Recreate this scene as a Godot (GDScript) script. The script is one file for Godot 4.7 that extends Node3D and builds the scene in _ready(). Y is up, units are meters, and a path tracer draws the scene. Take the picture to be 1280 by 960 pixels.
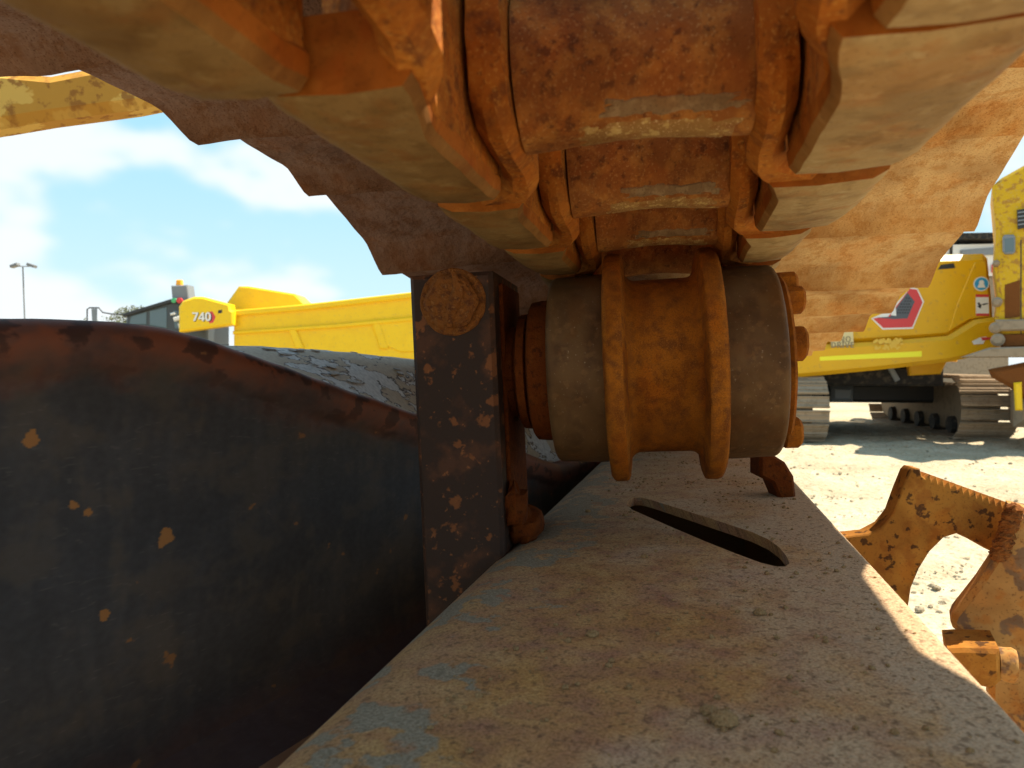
extends Node3D
# A look along a bulldozer's track frame: the chain overhead, the carrier roller ahead, a machinery yard behind.

const FOCAL := 962.0            # focal length of the photograph in its own pixels (1280 wide)
const EYE := Vector3(0, 1.15, 0)
var cam_xf: Transform3D
var dozer: Transform3D          # the dozer's frame: origin at the roller's centre, x across, y up, -z along the track
var M := {}
var rng := RandomNumberGenerator.new()

# ---------------------------------------------------------------- placing
func ray(px: float, py: float) -> Vector3:
	return cam_xf.basis * Vector3((px - 640.0) / FOCAL, (480.0 - py) / FOCAL, -1.0)

func P(px: float, py: float, d: float) -> Vector3:
	return cam_xf.origin + ray(px, py) * d

func plane_at(px: float, py: float, d: float, yaw := 0.0, pitch := 0.0) -> Transform3D:
	return Transform3D(Basis(Vector3.UP, deg_to_rad(yaw)) * Basis(Vector3.RIGHT, deg_to_rad(pitch)), P(px, py, d))

func hit(xf: Transform3D, px: float, py: float) -> Vector3:      # where a sight line meets the z = 0 plane of xf, in xf's own axes
	var inv := xf.affine_inverse()
	var o := inv * cam_xf.origin
	var r := inv.basis * ray(px, py)
	return o - r * (o.z / r.z)

func hit_floor(xf: Transform3D, px: float, py: float, h: float) -> Vector3:   # the same for the plane y = h
	var inv := xf.affine_inverse()
	var o := inv * cam_xf.origin
	var r := inv.basis * ray(px, py)
	return o + r * ((h - o.y) / r.y)

func cut(xf: Transform3D, pts: Array) -> PackedVector2Array:
	var out := PackedVector2Array()
	for p in pts:
		var h := hit(xf, p[0], p[1])
		out.append(Vector2(h.x, h.y))
	return out

# ---------------------------------------------------------------- mesh soup
class Soup:
	var v := PackedVector3Array()
	var c := PackedColorArray()
	var uv := PackedVector2Array()
	var tint := Color.WHITE
	var coloured := false
	var mapped := false
	func tri(a: Vector3, b: Vector3, d: Vector3):
		v.append(a); v.append(b); v.append(d)
		if coloured:
			for k in 3: c.append(tint)
	func quad(a: Vector3, b: Vector3, d: Vector3, e: Vector3):
		tri(a, b, d); tri(a, d, e)
	func loft(rings: Array, closed := true, cap := true):
		for i in rings.size() - 1:
			var r0: PackedVector3Array = rings[i]
			var r1: PackedVector3Array = rings[i + 1]
			var n := r0.size()
			for k in (n if closed else n - 1):
				var k2 := (k + 1) % n
				quad(r0[k], r0[k2], r1[k2], r1[k])
		if cap and closed:
			for e in 2:
				var r: PackedVector3Array = rings[0] if e == 0 else rings[rings.size() - 1]
				var m := Vector3.ZERO
				for p in r: m += p
				m /= r.size()
				for k in r.size():
					if e == 0: tri(r[(k + 1) % r.size()], r[k], m)
					else: tri(r[k], r[(k + 1) % r.size()], m)
	func lathe(profile: Array, xf: Transform3D, seg := 64, wob := 0.0, noise: FastNoiseLite = null):   # profile of [t, r], turned about x
		var rings := []
		for p in profile:
			var ring := PackedVector3Array()
			for k in seg:
				var a := TAU * k / seg
				var r: float = p[1]
				if noise: r += wob * noise.get_noise_3d(p[0] * 900.0, cos(a) * 110.0, sin(a) * 110.0) * clampf(r * 12.0, 0, 1)
				ring.append(xf * Vector3(p[0], cos(a) * r, sin(a) * r))
			rings.append(ring)
		loft(rings, true, true)
	func plate(poly: PackedVector2Array, xf: Transform3D, depth: float, bevel := 0.0):   # outline in x, y; front at z = 0, back at z = -depth
		var p := poly
		if Geometry2D.is_polygon_clockwise(p):
			p = p.duplicate(); p.reverse()
		var n := p.size()
		var q := PackedVector2Array()
		for k in n:
			var e0 := (p[k] - p[(k + n - 1) % n]).normalized()
			var e1 := (p[(k + 1) % n] - p[k]).normalized()
			var m := (e0.orthogonal() * -1.0 + e1.orthogonal() * -1.0)
			m = m.normalized() if m.length() > 0.01 else -e0.orthogonal()
			q.append(p[k] + m * bevel / maxf(0.5, m.dot(-e1.orthogonal())))
		var levels := [[q, 0.0]] if bevel > 0.0 else [[p, 0.0]]
		if bevel > 0.0:
			levels.append([p, -bevel]); levels.append([p, -depth + bevel]); levels.append([q, -depth])
		else:
			levels.append([p, -depth])
		for i in levels.size() - 1:
			for k in n:
				var k2 := (k + 1) % n
				var a: Vector2 = levels[i][0][k]
				var b: Vector2 = levels[i][0][k2]
				var d: Vector2 = levels[i + 1][0][k2]
				var e: Vector2 = levels[i + 1][0][k]
				quad(xf * Vector3(a.x, a.y, levels[i][1]), xf * Vector3(b.x, b.y, levels[i][1]), xf * Vector3(d.x, d.y, levels[i + 1][1]), xf * Vector3(e.x, e.y, levels[i + 1][1]))
		for e in [0, levels.size() - 1]:
			var o: PackedVector2Array = levels[e][0]
			var t := Geometry2D.triangulate_polygon(o)
			if t.is_empty():
				o = p
				t = Geometry2D.triangulate_polygon(o)
			for k in range(0, t.size(), 3):
				var a := xf * Vector3(o[t[k]].x, o[t[k]].y, levels[e][1])
				var b := xf * Vector3(o[t[k + 1]].x, o[t[k + 1]].y, levels[e][1])
				var d := xf * Vector3(o[t[k + 2]].x, o[t[k + 2]].y, levels[e][1])
				var up := (b - a).cross(d - a).dot(xf.basis.z) > 0.0
				if up == (e == 0): tri(a, d, b)
				else: tri(a, b, d)
	func box(xf: Transform3D, size: Vector3, bevel := 0.0):    # centred
		var h := size / 2.0
		plate(PackedVector2Array([Vector2(-h.x, -h.y), Vector2(h.x, -h.y), Vector2(h.x, h.y), Vector2(-h.x, h.y)]), xf * Transform3D(Basis(), Vector3(0, 0, h.z)), size.z, bevel)
	func tube(pts: Array, r: float, seg := 10):
		var rings := []
		var side := Vector3.ZERO
		for i in pts.size():
			var d: Vector3 = (pts[mini(i + 1, pts.size() - 1)] - pts[maxi(i - 1, 0)]).normalized()
			if side == Vector3.ZERO: side = d.cross(Vector3.UP if absf(d.y) < 0.9 else Vector3.RIGHT).normalized()
			side = (side - d * side.dot(d)).normalized()
			var up := d.cross(side)
			var ring := PackedVector3Array()
			for k in seg:
				var a := TAU * k / seg
				ring.append(pts[i] + (side * cos(a) + up * sin(a)) * r)
			rings.append(ring)
		loft(rings, true, true)
	func mesh(angle := 40.0) -> ArrayMesh:
		var n := v.size() / 3
		var fn := PackedVector3Array(); fn.resize(n)
		var at := {}
		for f in n:
			fn[f] = (v[f * 3 + 2] - v[f * 3]).cross(v[f * 3 + 1] - v[f * 3])
			for k in 3:
				var key := Vector3i((v[f * 3 + k] * 20000.0).round())
				if at.has(key): at[key].append(f)
				else: at[key] = PackedInt32Array([f])
		var nn := PackedVector3Array(); nn.resize(v.size())
		var lim := cos(deg_to_rad(angle))
		for f in n:
			var me := fn[f].normalized()
			for k in 3:
				var s := Vector3.ZERO
				for g in at[Vector3i((v[f * 3 + k] * 20000.0).round())]:
					if fn[g].normalized().dot(me) > lim: s += fn[g]
				nn[f * 3 + k] = s.normalized() if s.length() > 0.0 else me
		var arr := []; arr.resize(Mesh.ARRAY_MAX)
		arr[Mesh.ARRAY_VERTEX] = v; arr[Mesh.ARRAY_NORMAL] = nn
		if coloured: arr[Mesh.ARRAY_COLOR] = c
		if mapped: arr[Mesh.ARRAY_TEX_UV] = uv
		var am := ArrayMesh.new()
		am.add_surface_from_arrays(Mesh.PRIMITIVE_TRIANGLES, arr)
		return am

func soup() -> Soup: return Soup.new()

func put(called: String, s: Variant, mat: Material, parent: Node = self, xf := Transform3D(), angle := 40.0) -> MeshInstance3D:
	var o := MeshInstance3D.new()
	o.name = numbered(called, parent)
	o.mesh = s.mesh(angle) if s is Soup else s
	o.material_override = mat
	o.transform = xf
	parent.add_child(o, true)
	return o

func numbered(called: String, parent: Node) -> String:
	if not parent.has_node(called): return called
	var k := 1
	while parent.has_node("%s_%03d" % [called, k]): k += 1
	return "%s_%03d" % [called, k]

func thing(called: String, label: String, category: String, at: Transform3D, group := "") -> Node3D:
	var o := Node3D.new()
	o.name = numbered(called, self)
	o.transform = at
	add_child(o, true)
	o.set_meta("label", label); o.set_meta("category", category)
	if group: o.set_meta("group", group)
	return o

func text(called: String, s: String, size: float, mat: Material, parent: Node, xf: Transform3D, bold := true):
	var t := TextMesh.new()
	var f := SystemFont.new()
	f.font_names = PackedStringArray(["Droid Sans"])
	f.font_weight = 700 if bold else 400
	t.font = f; t.text = s; t.font_size = 64; t.pixel_size = size / 64.0; t.depth = size * 0.03
	t.horizontal_alignment = HORIZONTAL_ALIGNMENT_CENTER
	return put(called, t, mat, parent, xf)

# ---------------------------------------------------------------- textures
func nz(seed_: int, freq: float, oct := 4, kind := FastNoiseLite.TYPE_SIMPLEX_SMOOTH, ridged := false) -> FastNoiseLite:
	var n := FastNoiseLite.new()
	n.seed = seed_; n.frequency = freq; n.noise_type = kind
	n.fractal_type = FastNoiseLite.FRACTAL_RIDGED if ridged else FastNoiseLite.FRACTAL_FBM
	n.fractal_octaves = oct; n.fractal_gain = 0.55
	return n

func grey(n: FastNoiseLite, w: int, h: int, seamless := true) -> PackedByteArray:
	var im := n.get_seamless_image(w, h) if seamless else n.get_image(w, h)
	im.convert(Image.FORMAT_L8)
	return im.get_data()

func height_tex(n: FastNoiseLite, size: int) -> ImageTexture:
	var im := n.get_seamless_image(size, size)
	im.convert(Image.FORMAT_L8)
	return ImageTexture.create_from_image(im)

func blend_tex(w: int, h: int, base: Color, layers: Array, seamless := true) -> ImageTexture:   # layer: [noise, low, high, colour, strength]; colours linear
	var rr := PackedFloat32Array(); rr.resize(w * h); rr.fill(base.r)
	var gg := PackedFloat32Array(); gg.resize(w * h); gg.fill(base.g)
	var bb := PackedFloat32Array(); bb.resize(w * h); bb.fill(base.b)
	for L in layers:
		var d := grey(L[0], w, h, seamless)
		var lut := PackedFloat32Array(); lut.resize(256)
		for i in 256: lut[i] = smoothstep(L[1], L[2], i / 255.0) * L[4]
		var cr: float = L[3].r
		var cg: float = L[3].g
		var cb: float = L[3].b
		for i in w * h:
			var k := lut[d[i]]
			if k > 0.0:
				rr[i] += (cr - rr[i]) * k; gg[i] += (cg - gg[i]) * k; bb[i] += (cb - bb[i]) * k
	return tex_of(rr, gg, bb, w, h)

var s_lut := PackedByteArray()
func tex_of(rr: PackedFloat32Array, gg: PackedFloat32Array, bb: PackedFloat32Array, w: int, h: int) -> ImageTexture:
	if s_lut.is_empty():
		s_lut.resize(4097)
		for i in 4097:
			s_lut[i] = int(clampf(Color(i / 4096.0, 0, 0).linear_to_srgb().r, 0, 1) * 255.0 + 0.5)
	var out := PackedByteArray(); out.resize(w * h * 3)
	for i in w * h:
		out[i * 3] = s_lut[int(clampf(rr[i], 0.0, 1.0) * 4096.0)]
		out[i * 3 + 1] = s_lut[int(clampf(gg[i], 0.0, 1.0) * 4096.0)]
		out[i * 3 + 2] = s_lut[int(clampf(bb[i], 0.0, 1.0) * 4096.0)]
	return ImageTexture.create_from_image(Image.create_from_data(w, h, false, Image.FORMAT_RGB8, out))

func tri_mat(tex: Texture2D, tile: float, rough := 0.85, bump: Texture2D = null, bump_cm := 0.0, metal := 0.0, spec := 0.22) -> StandardMaterial3D:
	var m := StandardMaterial3D.new()
	m.albedo_texture = tex
	m.uv1_triplanar = true; m.uv1_world_triplanar = true
	m.uv1_scale = Vector3.ONE / tile
	m.uv1_triplanar_sharpness = 4.0
	m.roughness = rough; m.metallic = metal; m.metallic_specular = spec
	if bump:
		m.heightmap_enabled = true; m.heightmap_texture = bump; m.heightmap_scale = bump_cm
	m.vertex_color_use_as_albedo = true
	return m

func flat_mat(c: Color, rough := 0.6, metal := 0.0) -> StandardMaterial3D:
	var m := StandardMaterial3D.new()
	m.albedo_color = c.linear_to_srgb(); m.roughness = rough; m.metallic = metal
	return m

func mottle(m: StandardMaterial3D, tex: Texture2D, tile: float) -> StandardMaterial3D:   # a slow variation of tone over the fine pattern
	m.detail_enabled = true; m.detail_albedo = tex; m.detail_blend_mode = BaseMaterial3D.BLEND_MODE_MUL
	m.detail_uv_layer = BaseMaterial3D.DETAIL_UV_2
	m.uv2_triplanar = true; m.uv2_world_triplanar = true; m.uv2_scale = Vector3.ONE / tile; m.uv2_triplanar_sharpness = 4.0
	return m

func make_materials():
	var pit := height_tex(nz(11, 0.045, 5), 512)
	var coarse := height_tex(nz(12, 0.02, 5), 512)
	var slow := blend_tex(256, 256, Color(1, 1, 1), [
		[nz(21, 0.012, 4), 0.35, 0.75, Color(0.62, 0.55, 0.5), 0.8],
		[nz(22, 0.02, 4), 0.55, 0.8, Color(1.0, 0.8, 0.62), 0.6]])
	var rust := blend_tex(512, 512, Color(0.345, 0.110, 0.016), [
		[nz(1, 0.012, 5), 0.45, 0.75, Color(0.44, 0.165, 0.026), 0.75],
		[nz(2, 0.02, 5), 0.55, 0.8, Color(0.16, 0.055, 0.018), 0.85],
		[nz(3, 0.09, 4), 0.64, 0.82, Color(0.10, 0.036, 0.016), 0.6],
		[nz(4, 0.16, 3), 0.62, 0.8, Color(0.54, 0.27, 0.06), 0.55]])
	M.rust = mottle(tri_mat(rust, 0.30, 0.88, pit, 0.14), slow, 0.55)
	M.roller_rust = mottle(tri_mat(blend_tex(512, 512, Color(0.31, 0.100, 0.009), [
		[nz(5, 0.02, 5), 0.4, 0.75, Color(0.20, 0.062, 0.010), 0.8],
		[nz(6, 0.16, 4), 0.50, 0.80, Color(0.13, 0.042, 0.010), 0.7],
		[nz(58, 0.012, 4), 0.55, 0.85, Color(0.12, 0.040, 0.012), 0.7],
		[nz(7, 0.2, 3), 0.6, 0.8, Color(0.40, 0.16, 0.03), 0.6]]), 0.19, 0.9, pit, 0.05), slow, 0.4)
	M.bushing = mottle(tri_mat(blend_tex(512, 512, Color(0.24, 0.085, 0.022), [
		[nz(8, 0.02, 5), 0.45, 0.75, Color(0.36, 0.15, 0.035), 0.8],
		[nz(9, 0.03, 5), 0.62, 0.85, Color(0.07, 0.025, 0.014), 0.7],
		[nz(57, 0.12, 4), 0.66, 0.8, Color(0.08, 0.03, 0.015), 0.5],
		[nz(10, 0.14, 3), 0.66, 0.8, Color(0.45, 0.27, 0.11), 0.5]]), 0.22, 0.8, pit, 0.05), slow, 0.3)
	M.bushing_wear = mottle(tri_mat(blend_tex(512, 512, Color(0.28, 0.15, 0.05), [
		[nz(13, 0.03, 5), 0.56, 0.70, Color(0.50, 0.35, 0.13), 0.8],
		[nz(14, 0.02, 5), 0.5, 0.8, Color(0.24, 0.10, 0.03), 0.8],
		[nz(15, 0.18, 3), 0.7, 0.8, Color(0.7, 0.55, 0.33), 0.7]]), 0.2, 0.65, pit, 0.03), slow, 0.3)
	M.grey_wear = mottle(tri_mat(blend_tex(256, 256, Color(0.20, 0.125, 0.065), [
		[nz(53, 0.03, 4), 0.45, 0.75, Color(0.30, 0.20, 0.11), 0.8],
		[nz(54, 0.2, 3), 0.62, 0.8, Color(0.10, 0.06, 0.035), 0.7]]), 0.12, 0.6, pit, 0.02), slow, 0.3)
	M.rim = mottle(tri_mat(blend_tex(512, 512, Color(0.125, 0.066, 0.028), [
		[nz(16, 0.012, 5), 0.45, 0.85, Color(0.085, 0.045, 0.021), 0.7],
		[nz(17, 0.02, 5), 0.62, 0.85, Color(0.19, 0.10, 0.04), 0.5],
		[nz(18, 0.07, 5), 0.78, 0.86, Color(0.42, 0.34, 0.25), 0.5]]), 0.2, 0.55, pit, 0.035, 0.15), slow, 0.4)
	M.rail = mottle(tri_mat(blend_tex(512, 512, Color(0.37, 0.255, 0.115), [
		[nz(19, 0.018, 5), 0.45, 0.8, Color(0.27, 0.175, 0.072), 0.8],
		[nz(20, 0.014, 5), 0.58, 0.85, Color(0.36, 0.17, 0.055), 0.5],
		[nz(23, 0.03, 5), 0.62, 0.85, Color(0.46, 0.35, 0.18), 0.6],
		[nz(24, 0.16, 3), 0.68, 0.8, Color(0.16, 0.10, 0.05), 0.5]]), 0.3, 0.7, pit, 0.06), slow, 0.5)
	M.shoe = mottle(tri_mat(blend_tex(512, 512, Color(0.60, 0.41, 0.20), [
		[nz(25, 0.016, 5), 0.45, 0.75, Color(0.47, 0.25, 0.08), 0.7],
		[nz(26, 0.12, 4), 0.56, 0.76, Color(0.64, 0.44, 0.22), 0.7],
		[nz(27, 0.2, 4), 0.66, 0.8, Color(0.24, 0.105, 0.035), 0.75]]), 0.34, 0.93, pit, 0.16), slow, 0.8)
	M.black_paint = tri_mat(blend_tex(512, 512, Color(0.036, 0.021, 0.016), [
		[nz(28, 0.010, 6), 0.5, 0.85, Color(0.085, 0.036, 0.020), 0.8],
		[nz(29, 0.014, 6), 0.70, 0.80, Color(0.20, 0.07, 0.024), 0.75],
		[nz(30, 0.04, 5), 0.78, 0.86, Color(0.24, 0.09, 0.032), 0.6]]), 0.31, 0.6, pit, 0.05)
	M.collar = tri_mat(rust, 0.12, 0.85, pit, 0.05)
	M.collar.albedo_color = Color(0.56, 0.46, 0.40)
	M.lump = tri_mat(blend_tex(256, 256, Color(0.19, 0.068, 0.018), [
		[nz(31, 0.03, 5), 0.45, 0.75, Color(0.10, 0.035, 0.015), 0.9],
		[nz(32, 0.06, 4), 0.62, 0.85, Color(0.30, 0.14, 0.045), 0.6]]), 0.1, 0.95, coarse, 0.35)
	M.mottled = mottle(tri_mat(blend_tex(512, 512, Color(0.42, 0.24, 0.085), [
		[nz(33, 0.014, 5), 0.52, 0.6, Color(0.16, 0.105, 0.075), 0.9],
		[nz(34, 0.02, 5), 0.5, 0.75, Color(0.40, 0.17, 0.04), 0.8],
		[nz(35, 0.14, 3), 0.62, 0.8, Color(0.15, 0.07, 0.03), 0.7]]), 0.35, 0.9, coarse, 0.1), slow, 0.5)
	M.hook = mottle(tri_mat(blend_tex(512, 512, Color(0.34, 0.155, 0.03), [
		[nz(36, 0.02, 5), 0.5, 0.8, Color(0.26, 0.10, 0.02), 0.8],
		[nz(37, 0.026, 5), 0.66, 0.74, Color(0.045, 0.022, 0.014), 0.85],
		[nz(38, 0.15, 3), 0.62, 0.8, Color(0.2, 0.085, 0.02), 0.6]]), 0.3, 0.9, pit, 0.06), slow, 0.4)
	M.beam = tri_mat(blend_tex(512, 512, Color(0.42, 0.22, 0.04), [
		[nz(39, 0.006, 5), 0.56, 0.62, Color(0.56, 0.36, 0.09), 0.9],
		[nz(40, 0.02, 5), 0.55, 0.75, Color(0.22, 0.09, 0.025), 0.8]]), 0.5, 0.8, pit, 0.05)
	# yard
	M.yellow = tri_mat(blend_tex(512, 512, Color(0.84, 0.54, 0.010), [
		[nz(41, 0.01, 4), 0.4, 0.8, Color(0.80, 0.50, 0.010), 0.7],
		[nz(42, 0.05, 4), 0.7, 0.85, Color(0.56, 0.38, 0.08), 0.5]]), 3.0, 0.38, null, 0.0, 0.0, 0.4)
	M.digger_yellow = M.yellow.duplicate()
	M.digger_yellow.albedo_color = Color(0.93, 0.86, 0.9)
	M.worn_yellow = tri_mat(blend_tex(512, 512, Color(0.58, 0.36, 0.02), [
		[nz(43, 0.02, 5), 0.55, 0.72, Color(0.34, 0.16, 0.04), 0.8],
		[nz(44, 0.06, 4), 0.66, 0.85, Color(0.5, 0.4, 0.22), 0.5]]), 1.3, 0.6)
	M.dusty_steel = tri_mat(blend_tex(256, 256, Color(0.30, 0.235, 0.165), [
		[nz(45, 0.02, 5), 0.5, 0.85, Color(0.20, 0.15, 0.10), 0.6],
		[nz(46, 0.1, 3), 0.6, 0.9, Color(0.38, 0.31, 0.22), 0.4]]), 0.9, 0.8)
	M.dark_steel = tri_mat(blend_tex(256, 256, Color(0.03, 0.028, 0.026), [
		[nz(47, 0.03, 5), 0.5, 0.8, Color(0.10, 0.08, 0.06), 0.7]]), 1.2, 0.7)
	M.black = flat_mat(Color(0.02, 0.021, 0.023), 0.5)
	M.cab = flat_mat(Color(0.045, 0.055, 0.062), 0.35)
	M.mid_grey = flat_mat(Color(0.19, 0.21, 0.23), 0.55)
	M.glass = flat_mat(Color(0.10, 0.15, 0.17), 0.08)
	M.white = flat_mat(Color(0.78, 0.77, 0.74), 0.6)
	M.red = flat_mat(Color(0.62, 0.045, 0.05), 0.45)
	M.blue = flat_mat(Color(0.03, 0.32, 0.62), 0.5)
	M.lime = flat_mat(Color(0.88, 0.80, 0.015), 0.35)
	M.amber = flat_mat(Color(0.85, 0.36, 0.01), 0.3)
	M.green_lens = flat_mat(Color(0.06, 0.4, 0.16), 0.3)
	M.decal = flat_mat(Color(0.085, 0.095, 0.115), 0.5)
	M.ink = flat_mat(Color(0.03, 0.03, 0.03), 0.7)
	M.ground = mottle(tri_mat(blend_tex(1024, 1024, Color(0.40, 0.345, 0.245), [
		[nz(48, 0.008, 6), 0.45, 0.75, Color(0.46, 0.405, 0.30), 0.8],
		[nz(49, 0.04, 5), 0.56, 0.70, Color(0.26, 0.205, 0.13), 0.65],
		[nz(50, 0.13, 4), 0.62, 0.78, Color(0.17, 0.125, 0.08), 0.6]]), 2.6, 0.95, coarse, 2.5),
		blend_tex(256, 256, Color(1, 1, 1), [[nz(51, 0.015, 5), 0.4, 0.75, Color(0.80, 0.78, 0.74), 0.8]]), 9.0)
	M.clod = tri_mat(blend_tex(256, 256, Color(0.30, 0.185, 0.085), [[nz(52, 0.1, 4), 0.4, 0.8, Color(0.15, 0.085, 0.04), 0.9]]), 0.05, 0.95)
	M.stone = tri_mat(blend_tex(256, 256, Color(0.34, 0.28, 0.19), [[nz(55, 0.05, 4), 0.4, 0.8, Color(0.17, 0.135, 0.09), 0.9]]), 0.4, 0.95)
	M.leaf = flat_mat(Color(0.11, 0.125, 0.055), 0.8)
	M.bark = flat_mat(Color(0.10, 0.075, 0.05), 0.9)
	M.galv = flat_mat(Color(0.16, 0.17, 0.18), 0.5)

# ---------------------------------------------------------------- scene
func _ready():
	rng.seed = 7
	# camera
	cam_xf = Transform3D(Basis(Vector3.RIGHT, deg_to_rad(-1.43)), EYE)
	var cam := Camera3D.new()
	cam.name = "camera"
	var lens := CameraAttributesPhysical.new()
	lens.frustum_focal_length = 24.05; lens.frustum_focus_distance = 0.95; lens.exposure_aperture = 11.0
	lens.frustum_near = 0.02; lens.frustum_far = 2000.0
	cam.attributes = lens
	cam.fov = rad_to_deg(2.0 * atan(480.0 / FOCAL))
	cam.near = 0.02; cam.far = 2000.0
	cam.transform = cam_xf
	add_child(cam)
	cam.current = true
	# sky, sun, exposure
	var env := Environment.new()
	env.background_mode = Environment.BG_SKY
	env.sky = Sky.new()
	var sm := PanoramaSkyMaterial.new()
	sm.panorama = sky_picture()
	env.sky.sky_material = sm
	env.background_energy_multiplier = 0.83
	env.tonemap_mode = Environment.TONE_MAPPER_LINEAR
	env.tonemap_exposure = 4.15
	env.sdfgi_enabled = true; env.ssao_enabled = true; env.ssil_enabled = true
	var we := WorldEnvironment.new()
	we.name = "environment"; we.environment = env
	add_child(we)
	var sun := DirectionalLight3D.new()
	sun.name = "sun"
	sun.light_color = Color(1.0, 0.94, 0.84)
	sun.light_energy = 0.88
	sun.light_angular_distance = 0.5
	sun.shadow_enabled = true
	add_child(sun)
	sun.look_at_from_position(Vector3.ZERO, -Vector3(0.505, 0.85, -0.14))
	# the dozer's own axes
	var a := deg_to_rad(9.4)
	var back := Vector3(-sin(a), 0, cos(a))
	var right := Vector3(cos(a), 0.045, sin(a)).normalized()
	var up := back.cross(right).normalized()
	dozer = Transform3D(Basis(right, up, back), P(828, 457, 0.93))     # the roller's centre
	make_materials()
	build_ground()
	build_stones()
	build_track()
	build_roller()
	build_bracket()
	build_frame()
	build_side_plate()
	build_beam()
	build_hooks()
	build_excavator()
	build_worn_excavator()
	build_dump_truck()
	build_yard()

func sky_picture() -> ImageTexture:
	var w := 1024
	var h := 512
	var im := Image.create(w, h, false, Image.FORMAT_RGBF)
	var n := nz(61, 2.6, 5)
	var n2 := nz(62, 6.0, 4)
	for j in h:
		var el := PI * (0.5 - (j + 0.5) / h)
		var y := sin(el)
		var base := Color(0.215, 0.288, 0.315).lerp(Color(0.132, 0.240, 0.305), smoothstep(0.0, 0.30, y)).lerp(Color(0.085, 0.19, 0.30), smoothstep(0.3, 1.0, y))
		if y < 0.0: base = Color(0.26, 0.27, 0.25)
		for i in w:
			var az := TAU * ((i + 0.5) / w - 0.5)
			var d := Vector3(sin(az) * cos(el), y * 2.2, -cos(az) * cos(el))
			var c := base
			if y >= 0.0:
				var k := n.get_noise_3dv(d) * 0.75 + n2.get_noise_3dv(d) * 0.25 + 0.10
				k = smoothstep(0.0, 0.28, k) * (0.85 - 0.45 * smoothstep(0.25, 0.8, y))
				c = base.lerp(Color(0.300, 0.310, 0.313), k)
			im.set_pixel(i, j, c)
	return ImageTexture.create_from_image(im)

func structure(o: Node): o.set_meta("kind", "structure")

func build_ground():
	var s := soup()
	var n := nz(71, 0.9, 4)
	var nx := 110
	var nz_ := 130
	var pts := []
	for j in nz_ + 1:
		var row := PackedVector3Array()
		var z := 2.0 - 19.0 * j / nz_
		for i in nx + 1:
			var x := -4.0 + 15.0 * i / nx
			var e := minf(minf(i, nx - i), minf(j, nz_ - j))
			row.append(Vector3(x, (n.get_noise_2d(x * 1.6, z * 3.0) * 0.07 + 0.008) * clampf(e / 5.0, 0, 1) + 0.004, z))
		pts.append(row)
	s.loft(pts, false, false)
	# out to the horizon
	var x0 := -4.0; var x1 := 11.0; var z0 := 2.0; var z1 := -17.0; var far := 900.0; var yy := 0.004
	s.quad(Vector3(-far, yy, z0), Vector3(far, yy, z0), Vector3(far, yy, far), Vector3(-far, yy, far))
	s.quad(Vector3(-far, yy, -far), Vector3(far, yy, -far), Vector3(far, yy, z1), Vector3(-far, yy, z1))
	s.quad(Vector3(-far, yy, z1), Vector3(x0, yy, z1), Vector3(x0, yy, z0), Vector3(-far, yy, z0))
	s.quad(Vector3(x1, yy, z1), Vector3(far, yy, z1), Vector3(far, yy, z0), Vector3(x1, yy, z0))
	structure(put("ground", s, M.ground))

# ---------------------------------------------------------------- track chain
# far edges of the shoes as seen where in view, from the inner to the outer tip, with the distances of the two tips
var shoe_lines := [  # out-of-view outer tips are shaped for the shadow edge on the track frame
	[[[-900, -110], [60, -170], [2137, -420]], 0.50, 0.36],
	[[[-420, 15], [150, -40], [1880, -250]], 0.64, 0.48],
	[[[-42, 101], [60, 95], [200, 75], [900, 5], [1557, -90]], 0.82, 0.65],
	[[[248, 183], [385, 170], [900, 128], [1405, 70]], 1.0, 0.84],
	[[[386, 247], [480, 241], [800, 214], [1186, 178], [1292, 168]], 1.22, 1.06],
	[[[478, 345], [665, 325], [977, 302], [1218, 291]], 1.46, 1.29],
	[[[556, 392], [800, 378], [980, 366], [1160, 360]], 1.68, 1.50],
	[[[612, 420], [900, 400], [1114, 392]], 1.89, 1.715],
	[[[652, 438], [900, 423], [1079, 415]], 2.11, 1.93],
	[[[684, 450], [900, 437], [1050, 427]], 2.33, 2.155],
	[[[710, 460], [900, 447], [1030, 438]], 2.55, 2.37],
	[[[731, 468], [900, 455], [1014, 446]], 2.77, 2.585],
]

var shoe_insets := [0, 0, 0.03, 0.055, 0.022, 0.010, 0.008, 0.006, 0.005, 0.005, 0.005, 0.005]

func shoe_edge(n: int, a: float) -> Vector3:
	var L: Array = shoe_lines[n]
	var pl: Array = L[0]
	var px: float = lerpf(pl[0][0], pl[-1][0], a)
	var py: float = pl[-1][1]
	for k in pl.size() - 1:
		if px <= pl[k + 1][0]:
			py = lerpf(pl[k][1], pl[k + 1][1], (px - pl[k][0]) / float(pl[k + 1][0] - pl[k][0]))
			break
	return dozer.affine_inverse() * P(px, py, 1.0 / lerpf(1.0 / L[1], 1.0 / L[2], a))

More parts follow.
